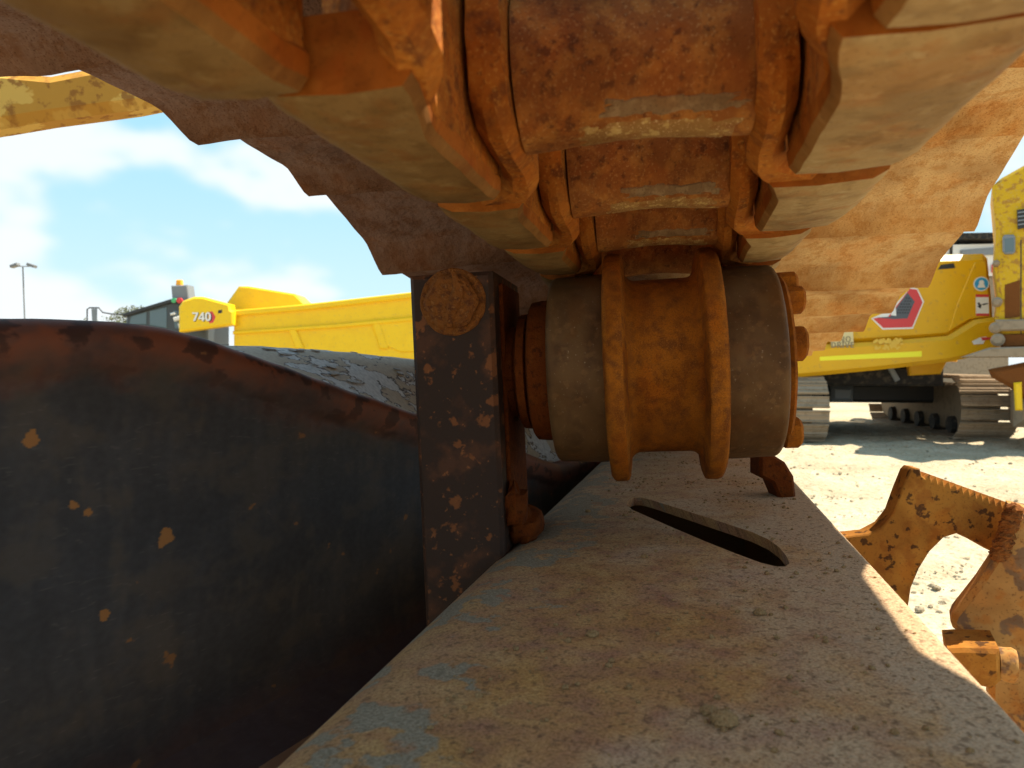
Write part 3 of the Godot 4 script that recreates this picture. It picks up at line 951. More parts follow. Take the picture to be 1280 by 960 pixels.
# ---------------------------------------------------------------- dark plate at the left
func build_side_plate():
	# a vertical plane that runs ahead and to the right; its local x runs along it, y up, z towards the track
	var p0 := P(0, 700, 0.706)
	var p1 := P(520, 700, 1.317)
	p0.y = EYE.y; p1.y = EYE.y
	var along := (p1 - p0).normalized()
	var xf := Transform3D(Basis(along, Vector3.UP, along.cross(Vector3.UP)), p0)
	var t := thing("side_plate", "large dark blue black machine side plate with rusty rolled top edge", "side plate", xf)
	var edge_px := [[-220, 392], [-100, 396], [0, 398], [60, 398], [150, 402], [200, 408], [250, 420], [300, 438], [350, 455], [400, 474], [450, 492], [520, 516], [600, 545], [700, 580]]
	var edge := cut(xf, edge_px)
	var bottom := func(x: float) -> float: return -0.455
	var h_at := func(x: float) -> float:
		if x <= edge[0].x: return edge[0].y
		for k in edge.size() - 1:
			if x <= edge[k + 1].x:
				var f := (x - edge[k].x) / (edge[k + 1].x - edge[k].x)
				f = f * f * (3.0 - 2.0 * f) * 0.3 + f * 0.7
				return lerpf(edge[k].y, edge[k + 1].y, f)
		return edge[edge.size() - 1].y
	var x0 := -0.35
	var x1 := 2.1
	var n := 120
	var s := soup()
	s.mapped = true
	var cols := []
	for i in n + 1:
		var x := lerpf(x0, x1, float(i) / n)
		var top: float = h_at.call(x)
		var c := []
		# foot lip, face, groove under the edge, rolled edge, then back over the top
		var br := 0.022
		c.append([Vector3(x, -0.475, 0.085), -0.56]); c.append([Vector3(x, -0.462, 0.083), -0.54])
		c.append([Vector3(x, -0.452, 0.03), -0.49]); c.append([Vector3(x, -0.44, 0.008), -0.46]); c.append([Vector3(x, -0.41, 0.0), -0.42])
		for k in 6: c.append([Vector3(x, lerpf(-0.38, top - 0.062, k / 5.0), 0), lerpf(-0.38, top - 0.062, k / 5.0)])
		c.append([Vector3(x, top - 0.052, 0.004), top - 0.052]); c.append([Vector3(x, top - 0.040, 0.013), top - 0.04])
		for k in 7:
			var a := deg_to_rad(lerpf(0.0, 90.0, k / 6.0))
			c.append([Vector3(x, top - br + sin(a) * br, -0.008 + cos(a) * br), top - br + a * br])
		c.append([Vector3(x, top - 0.002, -0.035), top + 0.04])
		cols.append(c)
	for i in n:
		for k in cols[i].size() - 1:
			var q := [cols[i][k], cols[i][k + 1], cols[i + 1][k + 1], cols[i + 1][k]]
			s.quad(q[0][0], q[1][0], q[2][0], q[3][0])
			for e in [q[0], q[1], q[2], q[0], q[2], q[3]]: s.uv.append(Vector2((e[0].x + 0.4) / 2.6, 1.0 - (e[1] + 0.58) / 0.75))
	put("face", s, plate_material(h_at), t, Transform3D(), 40.0)
	# the cover over the top: rises from the falling edge to a level deck
	s = soup()
	var rows := []
	var rip := nz(111, 16.0, 4)
	for j in 22:
		var f := j / 21.0
		var row := PackedVector3Array()
		for i in n + 1:
			var x := lerpf(x0, x1, float(i) / n)
			var e: float = h_at.call(x) - 0.002
			var deck := 0.030 - 0.028 * smoothstep(0.5, 1.3, x)
			var rise := smoothstep(0.0, 0.16, f * 0.5)
			var y := lerpf(e, maxf(e * 0.9, deck), rise)
			if f > 0.55: y -= 0.05 * pow((f - 0.55) / 0.45, 2.0)
			y += rip.get_noise_2d(x, f * 0.5) * 0.0015 * sin(PI * clampf(f * 1.6, 0, 1))
			row.append(Vector3(x, y, -0.035 - f * 0.5))
		rows.append(row)
	s.loft(rows, false, false)
	s.mapped = true
	for j in 21:
		for i in n:
			for q in [[i, j], [i + 1, j], [i + 1, j + 1], [i, j], [i + 1, j + 1], [i, j + 1]]:
				s.uv.append(Vector2((lerpf(x0, x1, float(q[0]) / n) - 0.1) / 1.3, q[1] / 21.0))
	put("top_cover", s, cover_material(), t, Transform3D(), 60.0)
	# flakes of pale paint curling off the cover
	var fl := nz(115, 9.0, 3)
	var made := 0
	for i in 4000:
		if made >= 36: break
		var x := rng.randf_range(0.30, 1.0)
		var f := rng.randf_range(0.02, 0.34)
		if fl.get_noise_2d(x * 0.7, f) < 0.02: continue
		var iu := (x - x0) / (x1 - x0) * n
		var jf := f * 21.0
		var ii := int(iu)
		var jj := int(jf)
		var pos: Vector3 = rows[jj][ii].lerp(rows[jj][ii + 1], iu - ii).lerp(rows[jj + 1][ii], jf - jj)
		var nrm: Vector3 = (rows[jj][ii + 1] - rows[jj][ii]).cross(rows[jj + 1][ii] - rows[jj][ii]).normalized()
		if nrm.y < 0: nrm = -nrm
		var tan_ := Vector3.RIGHT.rotated(nrm, rng.randf_range(-0.25, 0.25))
		tan_ = (tan_ - nrm * tan_.dot(nrm)).normalized()
		var bas := Basis(tan_, nrm.cross(tan_) * -1.0, nrm)
		var out := PackedVector2Array()
		var L := rng.randf_range(0.006, 0.022)
		var W := L * rng.randf_range(0.12, 0.3)
		for k in 9:
			var a := TAU * k / 9.0
			out.append(Vector2(cos(a) * L, sin(a) * W) * rng.randf_range(0.6, 1.1))
		var c := soup()
		c.plate(out, Transform3D(bas.rotated(tan_, rng.randf_range(-0.12, 0.12)), pos + nrm * 0.0025), 0.0012)
		put("paint_flake", c, M.flake if M.has("flake") else make_flake(), t)
		made += 1
	# stiffener behind and deck to close the box
	s = soup()
	s.plate(PackedVector2Array([Vector2(x0, -0.47), Vector2(x1, -0.47), Vector2(x1, -0.16), Vector2(x0, -0.09)]), Transform3D(Basis(), Vector3(0, 0, -0.53)), 0.012)
	put("back_wall", s, M.black_paint, t)

func make_flake() -> StandardMaterial3D:
	M.flake = tri_mat(blend_tex(256, 256, Color(0.36, 0.34, 0.31), [[nz(116, 0.04, 4), 0.5, 0.75, Color(0.22, 0.19, 0.16), 0.8]]), 0.08, 0.6)
	return M.flake

func cover_material() -> StandardMaterial3D:
	var w := 1024
	var h := 512
	var a := nz(117, 0.02, 5)
	var b := nz(118, 0.06, 4)
	var c := grey(nz(119, 0.12, 4), w, h, false)
	var rr := PackedFloat32Array(); rr.resize(w * h)
	var gg := PackedFloat32Array(); gg.resize(w * h)
	var bb := PackedFloat32Array(); bb.resize(w * h)
	var hh := PackedByteArray(); hh.resize(w * h)
	for j in h:
		for i in w:
			var k := j * w + i
			var nc := c[k] / 255.0
			var v := a.get_noise_2d(i * 0.45, j * 1.1) + 0.45 * b.get_noise_2d(i * 0.4, j * 1.0)
			var band := 1.0 - smoothstep(0.06, 0.26, absf(j / float(h) - 0.10))
			var paint := smoothstep(0.05, 0.085, v + 0.34 * band - 0.31)
			var dark := smoothstep(0.0, 0.05, v + 0.34 * band - 0.26) * (1.0 - paint)
			var r := 0.34 + 0.14 * (nc - 0.5); var g := 0.255 + 0.11 * (nc - 0.5); var bl := 0.165 + 0.07 * (nc - 0.5)
			r = lerpf(r, 0.055, dark); g = lerpf(g, 0.035, dark); bl = lerpf(bl, 0.025, dark)
			var p := 0.42 + 0.25 * (nc - 0.5)
			rr[k] = lerpf(r, p, paint); gg[k] = lerpf(g, p * 0.93, paint); bb[k] = lerpf(bl, p * 0.84, paint)
			hh[k] = int(90 + 110 * paint + 40 * (nc - 0.5))
	var mat := StandardMaterial3D.new()
	mat.albedo_texture = tex_of(rr, gg, bb, w, h)
	mat.roughness = 0.7
	mat.heightmap_enabled = true
	mat.heightmap_texture = ImageTexture.create_from_image(Image.create_from_data(w, h, false, Image.FORMAT_L8, hh))
	mat.heightmap_scale = 0.15
	return mat

func plate_material(h_at: Callable) -> StandardMaterial3D:
	var w := 1280
	var h := 536
	var a := grey(nz(121, 0.006, 5), w, h, false)
	var b := grey(nz(122, 0.022, 5), w, h, false)
	var c := grey(nz(123, 0.12, 4), w, h, false)
	var e := grey(nz(124, 0.013, 5), w, h, false)
	var st := nz(125, 0.05, 3)
	var rr := PackedFloat32Array(); rr.resize(w * h)
	var gg := PackedFloat32Array(); gg.resize(w * h)
	var bb := PackedFloat32Array(); bb.resize(w * h)
	var scr := nz(126, 0.05, 3, FastNoiseLite.TYPE_SIMPLEX_SMOOTH, true)
	var chips := [Vector3(232, 220, 4.5), Vector3(240, 228, 4), Vector3(286, 256, 6), Vector3(284, 262, 4), Vector3(211, 173, 3.5), Vector3(247, 307, 2.5), Vector3(196, 236, 3)]
	var edge := PackedFloat32Array(); edge.resize(w)
	for i in w:
		edge[i] = h_at.call((i + 0.5) / w * 2.6 - 0.4)
	for j in h:
		var y := (1.0 - (j + 0.5) / h) * 0.75 - 0.58
		for i in w:
			var k := j * w + i
			var na := a[k] / 255.0
			var nb := b[k] / 255.0
			var nc := c[k] / 255.0
			var ne := e[k] / 255.0
			var r := 0.058; var g := 0.056; var bl := 0.060
			var streak := st.get_noise_2d(i + 14.0 * na, j * 0.10) * 0.3 + 0.5
			var v := 0.6 + 0.8 * na * streak + 0.25 * (nc - 0.5)
			r *= v; g *= v; bl *= v
			var dusty := maxf(smoothstep(0.52, 0.75, streak * 0.6 + nb * 0.4) * 0.4, smoothstep(0.50, 0.78, ne) * 0.3)
			r = lerpf(r, 0.115, dusty); g = lerpf(g, 0.085, dusty); bl = lerpf(bl, 0.058, dusty)
			# rust along the rolled edge and the foot, and in a few spots on the face
			var top := y - (edge[i] - 0.055) + (nb - 0.5) * 0.05 + (na - 0.5) * 0.04
			var k_top := smoothstep(-0.03, 0.05, top)
			var k_foot := smoothstep(-0.40, -0.47, y + (nb - 0.5) * 0.06)
			var spots := smoothstep(0.76, 0.80, nb * 0.62 + ne * 0.38 + (nc - 0.5) * 0.05) * 0.8
			var rk := clampf(k_top * (0.55 + 0.5 * smoothstep(0.35, 0.6, ne)) + k_foot * 0.22, 0, 1)
			r = lerpf(r, 0.19, rk); g = lerpf(g, 0.060, rk); bl = lerpf(bl, 0.030, rk)
			var dark := maxf(smoothstep(0.60, 0.68, nb) * k_top * 0.75, 0.7 * smoothstep(0.012, 0.004, absf(y - edge[i] + 0.050 + 0.02 * (ne - 0.5))) * smoothstep(0.4, 0.6, na))
			r = lerpf(r, 0.030, dark); g = lerpf(g, 0.016, dark); bl = lerpf(bl, 0.014, dark)
			r = lerpf(r, 0.26, spots); g = lerpf(g, 0.115, spots); bl = lerpf(bl, 0.04, spots)
			# pale scuffs and scratches
			var sc := smoothstep(0.86, 0.95, scr.get_noise_2d(i * 0.35 + j * 0.12, j * 1.3) * 0.5 + 0.5) * smoothstep(0.45, 0.6, na) * 0.22
			r = lerpf(r, 0.16, sc); g = lerpf(g, 0.14, sc); bl = lerpf(bl, 0.12, sc)
			for q in chips:
				var dx: float = (i - q.x) / q.z
				var dy: float = (j - q.y) / (q.z * 1.2)
				if absf(dx) < 2.0 and absf(dy) < 2.0:
					var ck := smoothstep(0.10, -0.05, sqrt(dx * dx + dy * dy) - 0.8 + (nb - 0.5) * 3.0 + (nc - 0.5) * 0.8)
					r = lerpf(r, 0.30, ck); g = lerpf(g, 0.135, ck); bl = lerpf(bl, 0.045, ck)
			rr[k] = r; gg[k] = g; bb[k] = bl
	var mat := StandardMaterial3D.new()
	mat.albedo_texture = tex_of(rr, gg, bb, w, h)
	mat.roughness = 0.62; mat.metallic_specular = 0.35
	mat.texture_repeat = false
	return mat

func build_beam():
	var xf := plane_at(60, 130, 1.7, 14.0)
	var t := thing("painted_beam", "worn yellow machine beam behind the track shoes at upper left", "beam", xf)
	var s := soup()
	var o := cut(xf, [[-260, 60], [60, 92], [230, 60], [240, 120], [168, 134], [60, 148], [0, 158], [-260, 196]])
	s.plate(o, Transform3D(), 0.09, 0.02)
	put("beam_body", s, M.beam, t)

# ---------------------------------------------------------------- cut plates beside the frame
func build_hooks():
	var xf := plane_at(1150, 660, 0.92, -6.0)
	var t := thing("cut_plate", "rusty arched bracket plate with a torch cut saw toothed top edge", "bracket", xf)
	var px := [[1030, 664], [1046, 668], [1056, 671], [1085, 668], [1104, 658], [1117, 642], [1128, 612], [1137, 590], [1142, 585], [1150, 586], [1153, 595]]
	var nt := 13
	for i in nt:
		var f := i / float(nt)
		var g := (i + 0.75) / float(nt)
		px.append([lerpf(1157, 1262, f), lerpf(598, 636, f)])
		px.append([lerpf(1157, 1262, g), lerpf(598, 636, g) - 7.0])
	px += [[1268, 640], [1272, 660], [1245, 692], [1222, 679], [1196, 667], [1180, 672], [1162, 690], [1149, 711], [1139, 735], [1135, 762], [1120, 780], [1040, 720]]
	var s := soup()
	s.plate(cut(xf, px), Transform3D(), 0.03, 0.0015)
	put("plate", s, M.hook, t)
	# the thick arm that it is welded to
	xf = plane_at(1250, 760, 0.86, -28.0)
	t = thing("notched_plate", "thick mottled rusty arm with a notch beside the beam's bolt", "arm", xf)
	px = [[1262, 633], [1300, 640], [1420, 700], [1420, 1020], [1300, 1010], [1250, 960], [1236, 880], [1238, 814], [1222, 803], [1204, 795], [1191, 786], [1188, 777], [1192, 768], [1222, 730], [1240, 703], [1250, 680]]
	s = soup()
	s.plate(cut(xf, px), Transform3D(), 0.05, 0.006)
	put("arm_plate", s, M.mottled, t)
	s = soup()
	for i in 24:
		var f := i / 23.0
		var h := hit(xf, lerpf(1263, 1243, f) + 5.0, lerpf(636, 694, f))
		lump(s, h + Vector3(0, 0, 0.002), Vector3(0.008, 0.006, 0.008) * (0.8 + 0.5 * rng.randf()), 300 + i)
	put("weld_bead", s, M.lump, t, Transform3D(), 60.0)
	# square bolt boss on the beam's outer edge
	xf = plane_at(1225, 832, 0.80, -24.0)
	t = thing("square_boss", "square rusty boss with a round bolt end beside the frame", "bolt", xf)
	s = soup()
	s.plate(cut(xf, [[1185, 812], [1205, 811], [1250, 813], [1252, 852], [1240, 862], [1190, 850]]), Transform3D(), 0.07, 0.004)
	put("boss", s, M.hook, t)
	s = soup()
	var h := hit(xf, 1252, 838)
	s.lathe([[0.0, 0.001], [0.0, 0.017], [0.012, 0.018], [0.016, 0.016], [0.018, 0.001]], Transform3D(Basis(Vector3.RIGHT, Vector3.UP, Vector3(0, 0, 1)), Vector3(h.x, h.y, -0.02)), 24)
	put("bolt_end", s, M.mottled, t)
	# curved lug under the outer end of the roller
	xf = plane_at(975, 600, 1.12, 0.0)
	t = thing("frame_lug", "small curved rusty lug under the roller's outer end", "lug", xf)
	s = soup()
	s.plate(cut(xf, [[950, 566], [966, 568], [982, 578], [993, 596], [996, 626], [990, 640], [975, 625], [966, 604], [950, 596]]), Transform3D(), 0.05, 0.004)
	put("lug", s, M.collar, t)

# ---------------------------------------------------------------- excavator seen from behind
func build_excavator():
	var yaw := -8.8
	var base := plane_at(1120, 456, 11.3, yaw)
	base.origin.y = 0.0
	var t := thing("excavator", "clean yellow excavator seen from behind with a red framed emblem", "excavator", base)
	var face := Transform3D(Basis(), Vector3(0, 1.15, 0))
	var w := base * face
	var s := soup()
	# counterweight: a rounded upper body over a proud lower band
	s.plate(cut(w, [[930, 300], [1170, 318], [1232, 316], [1238, 322], [1243, 372], [1245, 404], [1216, 404], [1186, 424], [1100, 430], [930, 438]]), face, 1.6, 0.10)
	var cw := put("counterweight", s, M.digger_yellow, t, Transform3D(), 25.0)
	s = soup()
	s.plate(cut(w, [[930, 436], [1100, 427], [1183, 420], [1215, 400], [1243, 396], [1247, 436], [1238, 441], [1180, 453], [1090, 463], [930, 478]]), face * Transform3D(Basis(), Vector3(0, 0, 0.13)), 1.8, 0.06)
	put("lower_band", s, M.digger_yellow, cw, Transform3D(), 25.0)
	# raised shoulder panel at the right of the counterweight
	s = soup()
	s.plate(cut(w, [[1218, 328], [1232, 327], [1238, 396], [1212, 399], [1186, 414], [1196, 380]]), face * Transform3D(Basis(), Vector3(0, 0, 0.015)), 0.05, 0.012)
	put("shoulder_panel", s, M.digger_yellow, cw, Transform3D(), 25.0)
	s = soup()
	s.plate(cut(w, [[1176, 331], [1192, 329], [1194, 335], [1172, 337]]), face * Transform3D(Basis(), Vector3(0, 0, 0.006)), 0.03)
	put("lifting_slot", s, M.black, cw)
	# emblem: pale rim, red border, dark honeycomb field
	var front := Transform3D(Basis(), Vector3(0, 1.15, 0.004))
	var emblem := [[[1089, 398], [1112, 388], [1139, 359], [1147, 361], [1155, 377], [1141, 411], [1103, 412]], [[1091, 398], [1110, 396], [1137, 361], [1146, 362], [1153, 378], [1140, 409], [1104, 410]], [[1095, 397], [1112, 396], [1131, 370], [1134, 366], [1143, 377], [1134, 398], [1118, 399]]]
	for k in 3:
		s = soup()
		s.plate(cut(w, emblem[k]), front * Transform3D(Basis(), Vector3(0, 0, 0.003 * k)), 0.004)
		put(["emblem_rim", "emblem_border", "emblem_field"][k], s, [M.white, M.red, M.decal][k], cw)
	s = soup()
	for i in 6:
		for j in 6:
			var c := cut(w, [[1120 + i * 3.2 + (j % 2) * 1.6, 373 + j * 3.6]])[0]
			if not Geometry2D.is_point_in_polygon(c, cut(w, [[1121, 388], [1134, 369], [1141, 377], [1133, 394], [1119, 396]])): continue
			var hx := PackedVector2Array()
			for m in 6: hx.append(c + Vector2(cos(TAU * m / 6.0), sin(TAU * m / 6.0)) * 0.012)
			s.plate(hx, front * Transform3D(Basis(), Vector3(0, 0, 0.0085)), 0.002)
	put("honeycomb_dots", s, M.ink, cw)
	cw.get_node("honeycomb_dots").set_meta("kind", "stuff")
	s = soup()
	s.plate(cut(w, [[1113, 394], [1119, 379], [1120, 395]]), front * Transform3D(Basis(), Vector3(0, 0, 0.009)), 0.003)
	put("emblem_wedge", s, M.white, cw)
	# stickers
	s = soup()
	var c0 := cut(w, [[1226, 355]])[0]
	var circle := func(c: Vector2, r: float) -> PackedVector2Array:
		var q := PackedVector2Array()
		for m in 20: q.append(c + Vector2(cos(TAU * m / 20.0), sin(TAU * m / 20.0)) * r)
		return q
	s.plate(circle.call(c0, 0.105), front * Transform3D(Basis(), Vector3(0, 0, 0.014)), 0.003)
	put("round_sticker", s, M.white, cw)
	s = soup()
	s.plate(circle.call(c0, 0.09), front * Transform3D(Basis(), Vector3(0, 0, 0.017)), 0.003)
	put("round_sticker_field", s, M.blue, cw)
	s = soup()
	s.plate(circle.call(c0 + Vector2(0, 0.02), 0.034), front * Transform3D(Basis(), Vector3(0, 0, 0.020)), 0.003)
	s.plate(PackedVector2Array([c0 + Vector2(-0.055, -0.055), c0 + Vector2(0.055, -0.055), c0 + Vector2(0.035, -0.005), c0 + Vector2(-0.035, -0.005)]), front * Transform3D(Basis(), Vector3(0, 0, 0.0205)), 0.003)
	put("helmet_symbol", s, M.white, cw)
	s = soup()
	s.plate(cut(w, [[1219, 368], [1235, 368], [1235.5, 395], [1219.5, 395]]), front * Transform3D(Basis(), Vector3(0, 0, 0.014)), 0.003)
	put("warning_sticker", s, M.white, cw)
	for q in [[[1219, 368], [1235, 368], [1235, 371.5], [1219, 371.5]], [[1219.5, 392], [1235.5, 392], [1235.5, 395], [1219.5, 395]]]:
		s = soup()
		s.plate(cut(w, q), front * Transform3D(Basis(), Vector3(0, 0, 0.017)), 0.003)
		put("sticker_band", s, M.red, cw)
	s = soup()
	var z2 := Transform3D(Basis(), Vector3(0, 1.15, 0.022))
	for q in [[[1221, 383], [1226, 380], [1225, 386]], [[1226, 381], [1229, 379.5], [1234, 379], [1234, 380], [1229, 381.5]], [[1221, 379], [1223, 378], [1226, 383], [1224, 384]]]:
		s.plate(cut(w, q), z2, 0.003)
	put("falling_figure", s, M.ink, cw)
	s = soup()
	var bandface := Transform3D(Basis(), Vector3(0, 1.15, 0.134))
	s.plate(cut(w, [[1022, 446], [1148, 439], [1148, 446], [1022, 451]]), bandface, 0.004)
	put("reflector_strip", s, M.lime, cw)
	s = soup()
	s.plate(cut(w, [[1035, 417], [1063, 415], [1064, 431], [1036, 433]]), bandface, 0.004)
	put("notice_sticker", s, flat_mat(Color(0.66, 0.55, 0.28), 0.7), cw)
	for q in [["NO", 1053, 424.5], ["DRIVE", 1050, 431.5]]:
		var c := cut(w, [[q[1], q[2]]])[0]
		text("notice_text", q[0], 0.115, flat_mat(Color(0.28, 0.22, 0.12), 0.8), cw, Transform3D(Basis(Vector3.UP, 0), Vector3(c.x, c.y + 1.15, 0.137)))
	s = soup()
	var pn := nz(131, 1.5, 2)
	for i in 60:
		var q := [lerpf(1089, 1124, rng.randf()), lerpf(424, 437, rng.randf())]
		var c := cut(w, [q])[0]
		var bl := PackedVector2Array()
		for m in 6: bl.append(c + Vector2(cos(TAU * m / 6.0), sin(TAU * m / 6.0)) * rng.randf_range(0.01, 0.03))
		s.plate(bl, bandface * Transform3D(Basis(), Vector3(0, 0, 0.0002 * i)), 0.003)
	var pa := put("paint_patch", s, flat_mat(Color(0.72, 0.46, 0.06), 0.7), cw)
	pa.set_meta("kind", "stuff")
	s = soup()
	s.plate(cut(w, [[1210, 427], [1220, 422], [1228, 421], [1224, 430], [1212, 431]]), bandface, 0.01)
	put("tail_lamp", s, M.white, cw)
	s = soup()
	s.plate(cut(w, [[1221, 422], [1236, 422], [1235, 424], [1223, 426]]), bandface * Transform3D(Basis(), Vector3(0, 0, 0.004)), 0.01)
	put("tail_lamp_stripe", s, M.red, cw)
	# upper body ahead of the counterweight, boom hidden behind
	s = soup()
	s.box(Transform3D(Basis(), Vector3(0.2, 1.75, -3.0)), Vector3(2.5, 1.1, 3.0), 0.08)
	put("engine_hood", s, M.digger_yellow, t)
	# undercarriage
	s = soup()
	s.box(Transform3D(Basis(), Vector3(-0.1, 0.97, -2.2)), Vector3(1.9, 0.30, 3.4), 0.04)
	put("turntable", s, M.dark_steel, t)
	s = soup()
	s.box(Transform3D(Basis(), Vector3(0.0, 0.66, -2.4)), Vector3(2.6, 0.32, 0.9), 0.05)
	put("cross_member", s, M.black, t)
	s = soup()
	s.box(Transform3D(Basis(), Vector3(-0.35, 0.66, -1.75)), Vector3(0.36, 0.26, 0.5), 0.06)
	put("swivel_housing", s, M.mid_grey, t)
	s = soup()
	s.plate(cut(w, [[1148, 455], [1198, 452], [1190, 468], [1150, 470]]), face * Transform3D(Basis(), Vector3(0, 0, -0.4)), 0.5, 0.02)
	put("belly_guard", s, M.digger_yellow, t)
	s = soup()
	s.box(Transform3D(Basis(Vector3(0, 0, 1), 0.5), Vector3(0.12, 1.02, -0.5)), Vector3(0.08, 0.26, 0.06), 0.01)
	put("step", s, M.mid_grey, t)
	for side in 2: excavator_track(t, [-1.42, 1.43][side])

func excavator_track(t: Node3D, x: float):
	var wd := 0.80
	var h := 0.97
	var r := h / 2.0 - 0.03
	var L := 3.6
	var z0 := -0.35 - r
	var c := Node3D.new()
	c.name = numbered("crawler", t)
	t.add_child(c, true)
	c.position = Vector3(x, 0, 0.75 if x < 0.0 else 0.0)
	# one shoe: a plate with three low bars
	var s := soup()
	var rg := PackedVector2Array([Vector2(-0.084, 0.0), Vector2(0.084, 0.0), Vector2(0.088, 0.012), Vector2(0.085, 0.018), Vector2(0.082, 0.040), Vector2(0.070, 0.050), Vector2(0.060, 0.018), Vector2(0.010, 0.018), Vector2(0.006, 0.030), Vector2(-0.006, 0.030), Vector2(-0.010, 0.018), Vector2(-0.060, 0.018), Vector2(-0.070, 0.040), Vector2(-0.082, 0.040), Vector2(-0.085, 0.018), Vector2(-0.088, 0.012)])
	s.plate(rg, Transform3D(Basis(Vector3(0, 0, 1), Vector3.UP, Vector3(-1, 0, 0)), Vector3(-wd / 2, 0, 0)), wd)
	var sm := s.mesh(20.0)
	var total := 2.0 * L + TAU * r
	var n := int(total / 0.195)
	for i in n:
		var l := total * i / n
		var p: Vector3
		var a: float
		if l < L:
			p = Vector3(0, h / 2 + r, z0 - l); a = 0.0
		elif l < L + PI * r:
			a = (l - L) / r
			p = Vector3(0, h / 2 + cos(a) * r, z0 - L - sin(a) * r)
		elif l < 2 * L + PI * r:
			p = Vector3(0, h / 2 - r, z0 - L + (l - L - PI * r)); a = PI
		else:
			a = PI + (l - 2 * L - PI * r) / r
			p = Vector3(0, h / 2 + cos(a) * r, z0 - sin(a) * r)
		put("track_shoe", sm, M.dusty_steel, c, Transform3D(Basis(Vector3.RIGHT, -a), p))
	s = soup()
	var o := PackedVector2Array()
	for i in 13: o.append(Vector2(z0 - L, h / 2) + Vector2(-sin(PI * i / 12.0), cos(PI * i / 12.0)) * (r - 0.09))
	for i in 13: o.append(Vector2(z0, h / 2) + Vector2(sin(PI * i / 12.0), -cos(PI * i / 12.0)) * (r - 0.09))
	s.plate(o, Transform3D(Basis(Vector3(0, 0, 1), Vector3.UP, Vector3(-1, 0, 0)), Vector3(-0.2, 0, 0)), 0.4, 0.03)
	put("side_frame", s, M.dusty_steel, c)
	for k in 5:
		s = soup()
		s.lathe([[-0.28, 0.02], [-0.28, 0.13], [-0.2, 0.14], [0.2, 0.14], [0.28, 0.13], [0.28, 0.02]], Transform3D(Basis(), Vector3(0, 0.20, z0 - 0.3 - k * 0.7)), 20)
		put("road_roller", s, M.dark_steel, c)

func build_worn_excavator():
	var base := plane_at(1262, 456, 10.2, -31.0)
	base.origin.y = 0.0
	var t := thing("worn_excavator", "worn yellow excavator flank with small grey window at right edge", "excavator", base)
	var face := Transform3D(Basis(), Vector3(0, 1.15, 0))
	var w := base * face
	var s := soup()
	s.plate(cut(w, [[1240, 232], [1252, 222], [1380, 150], [1380, 430], [1243, 430], [1244, 398], [1248, 370], [1243, 330], [1245, 290]]), face, 1.4, 0.04)
	var cab := put("flank", s, M.worn_yellow, t)
	s = soup()
	s.plate(cut(w, [[1253, 297], [1256, 294], [1267, 294], [1269, 297], [1269, 315], [1266, 318], [1256, 318], [1253, 314]]), face * Transform3D(Basis(), Vector3(0, 0, 0.05)), 0.06, 0.01)
	put("window_frame", s, M.mid_grey, cab)
	s = soup()
	s.plate(cut(w, [[1255, 299], [1267, 298], [1267, 315], [1256, 316]]), face * Transform3D(Basis(), Vector3(0, 0, 0.055)), 0.02, 0.003)
	put("window", s, M.glass, cab)
	s = soup()
	s.plate(cut(w, [[1271, 263], [1290, 260], [1290, 283], [1272, 287]]), face * Transform3D(Basis(), Vector3(0, 0, 0.04)), 0.06)
	put("vent_grille", s, M.black, cab)
	for i in 4:
		s = soup()
		s.plate(cut(w, [[1272, 266 + i * 5], [1290, 263.5 + i * 5], [1290, 265 + i * 5], [1272, 267.5 + i * 5]]), face * Transform3D(Basis(), Vector3(0, 0, 0.055)), 0.03)
		put("vent_slat", s, M.mid_grey, cab)
	s = soup()
	s.plate(cut(w, [[1275.5, 300], [1277, 300], [1277, 428], [1275.5, 428]]), face * Transform3D(Basis(), Vector3(0, 0, 0.004)), 0.02)
	put("door_gap", s, M.black, cab)
	s = soup()
	s.plate(cut(w, [[1256, 356], [1275, 350], [1275, 396], [1256, 398]]), face * Transform3D(Basis(), Vector3(0, 0, 0.006)), 0.02)
	put("rust_panel", s, M.lump, cab)
	for q in [[1246, 378, 6], [1244, 410, 7], [1247, 425, 8], [1245, 330, 4]]:
		s = soup()
		var c := cut(w, [[q[0], q[1]]])[0]
		s.lathe([[0.0, 0.01], [0.0, q[2] * 0.0105], [0.12, q[2] * 0.0105], [0.15, q[2] * 0.006], [0.15, 0.001]], face * Transform3D(Basis(Vector3(0, 0, 1), Vector3.UP, Vector3(-1, 0, 0)), Vector3(c.x, c.y, -0.02)), 18)
		put("hinge", s, M.dusty_steel, t)
	for q in [[[[1244, 400], [1380, 398], [1380, 412], [1245, 414]], M.dusty_steel, 0.12], [[[1250, 418], [1380, 414], [1380, 434], [1252, 434]], M.lump, 0.06], [[[1236, 435], [1380, 431], [1380, 446], [1200, 447]], M.dusty_steel, 0.3]]:
		s = soup()
		s.plate(cut(w, q[0]), face * Transform3D(Basis(), Vector3(0, 0, q[2])), 0.5, 0.02)
		put("sill", s, q[1], t)
	s = soup()
	s.plate(cut(w, [[1236, 462], [1262, 457], [1300, 449], [1380, 444], [1380, 520], [1290, 508], [1262, 484], [1240, 472]]), face * Transform3D(Basis(), Vector3(0, 0, 0.2)), 0.9, 0.05)
	put("blade", s, M.lump, t)
	s = soup()
	s.plate(cut(w, [[1268, 490], [1380, 482], [1380, 538], [1268, 536]]), face * Transform3D(Basis(), Vector3(0, 0, -0.2)), 2.2, 0.1)
	put("undercarriage", s, M.dusty_steel, t)
	s = soup()
	s.plate(cut(w, [[1266, 478], [1276, 477], [1277, 512], [1268, 512]]), face * Transform3D(Basis(), Vector3(0, 0, 0.25)), 0.1, 0.02)
	put("blade_arm", s, M.yellow, t)

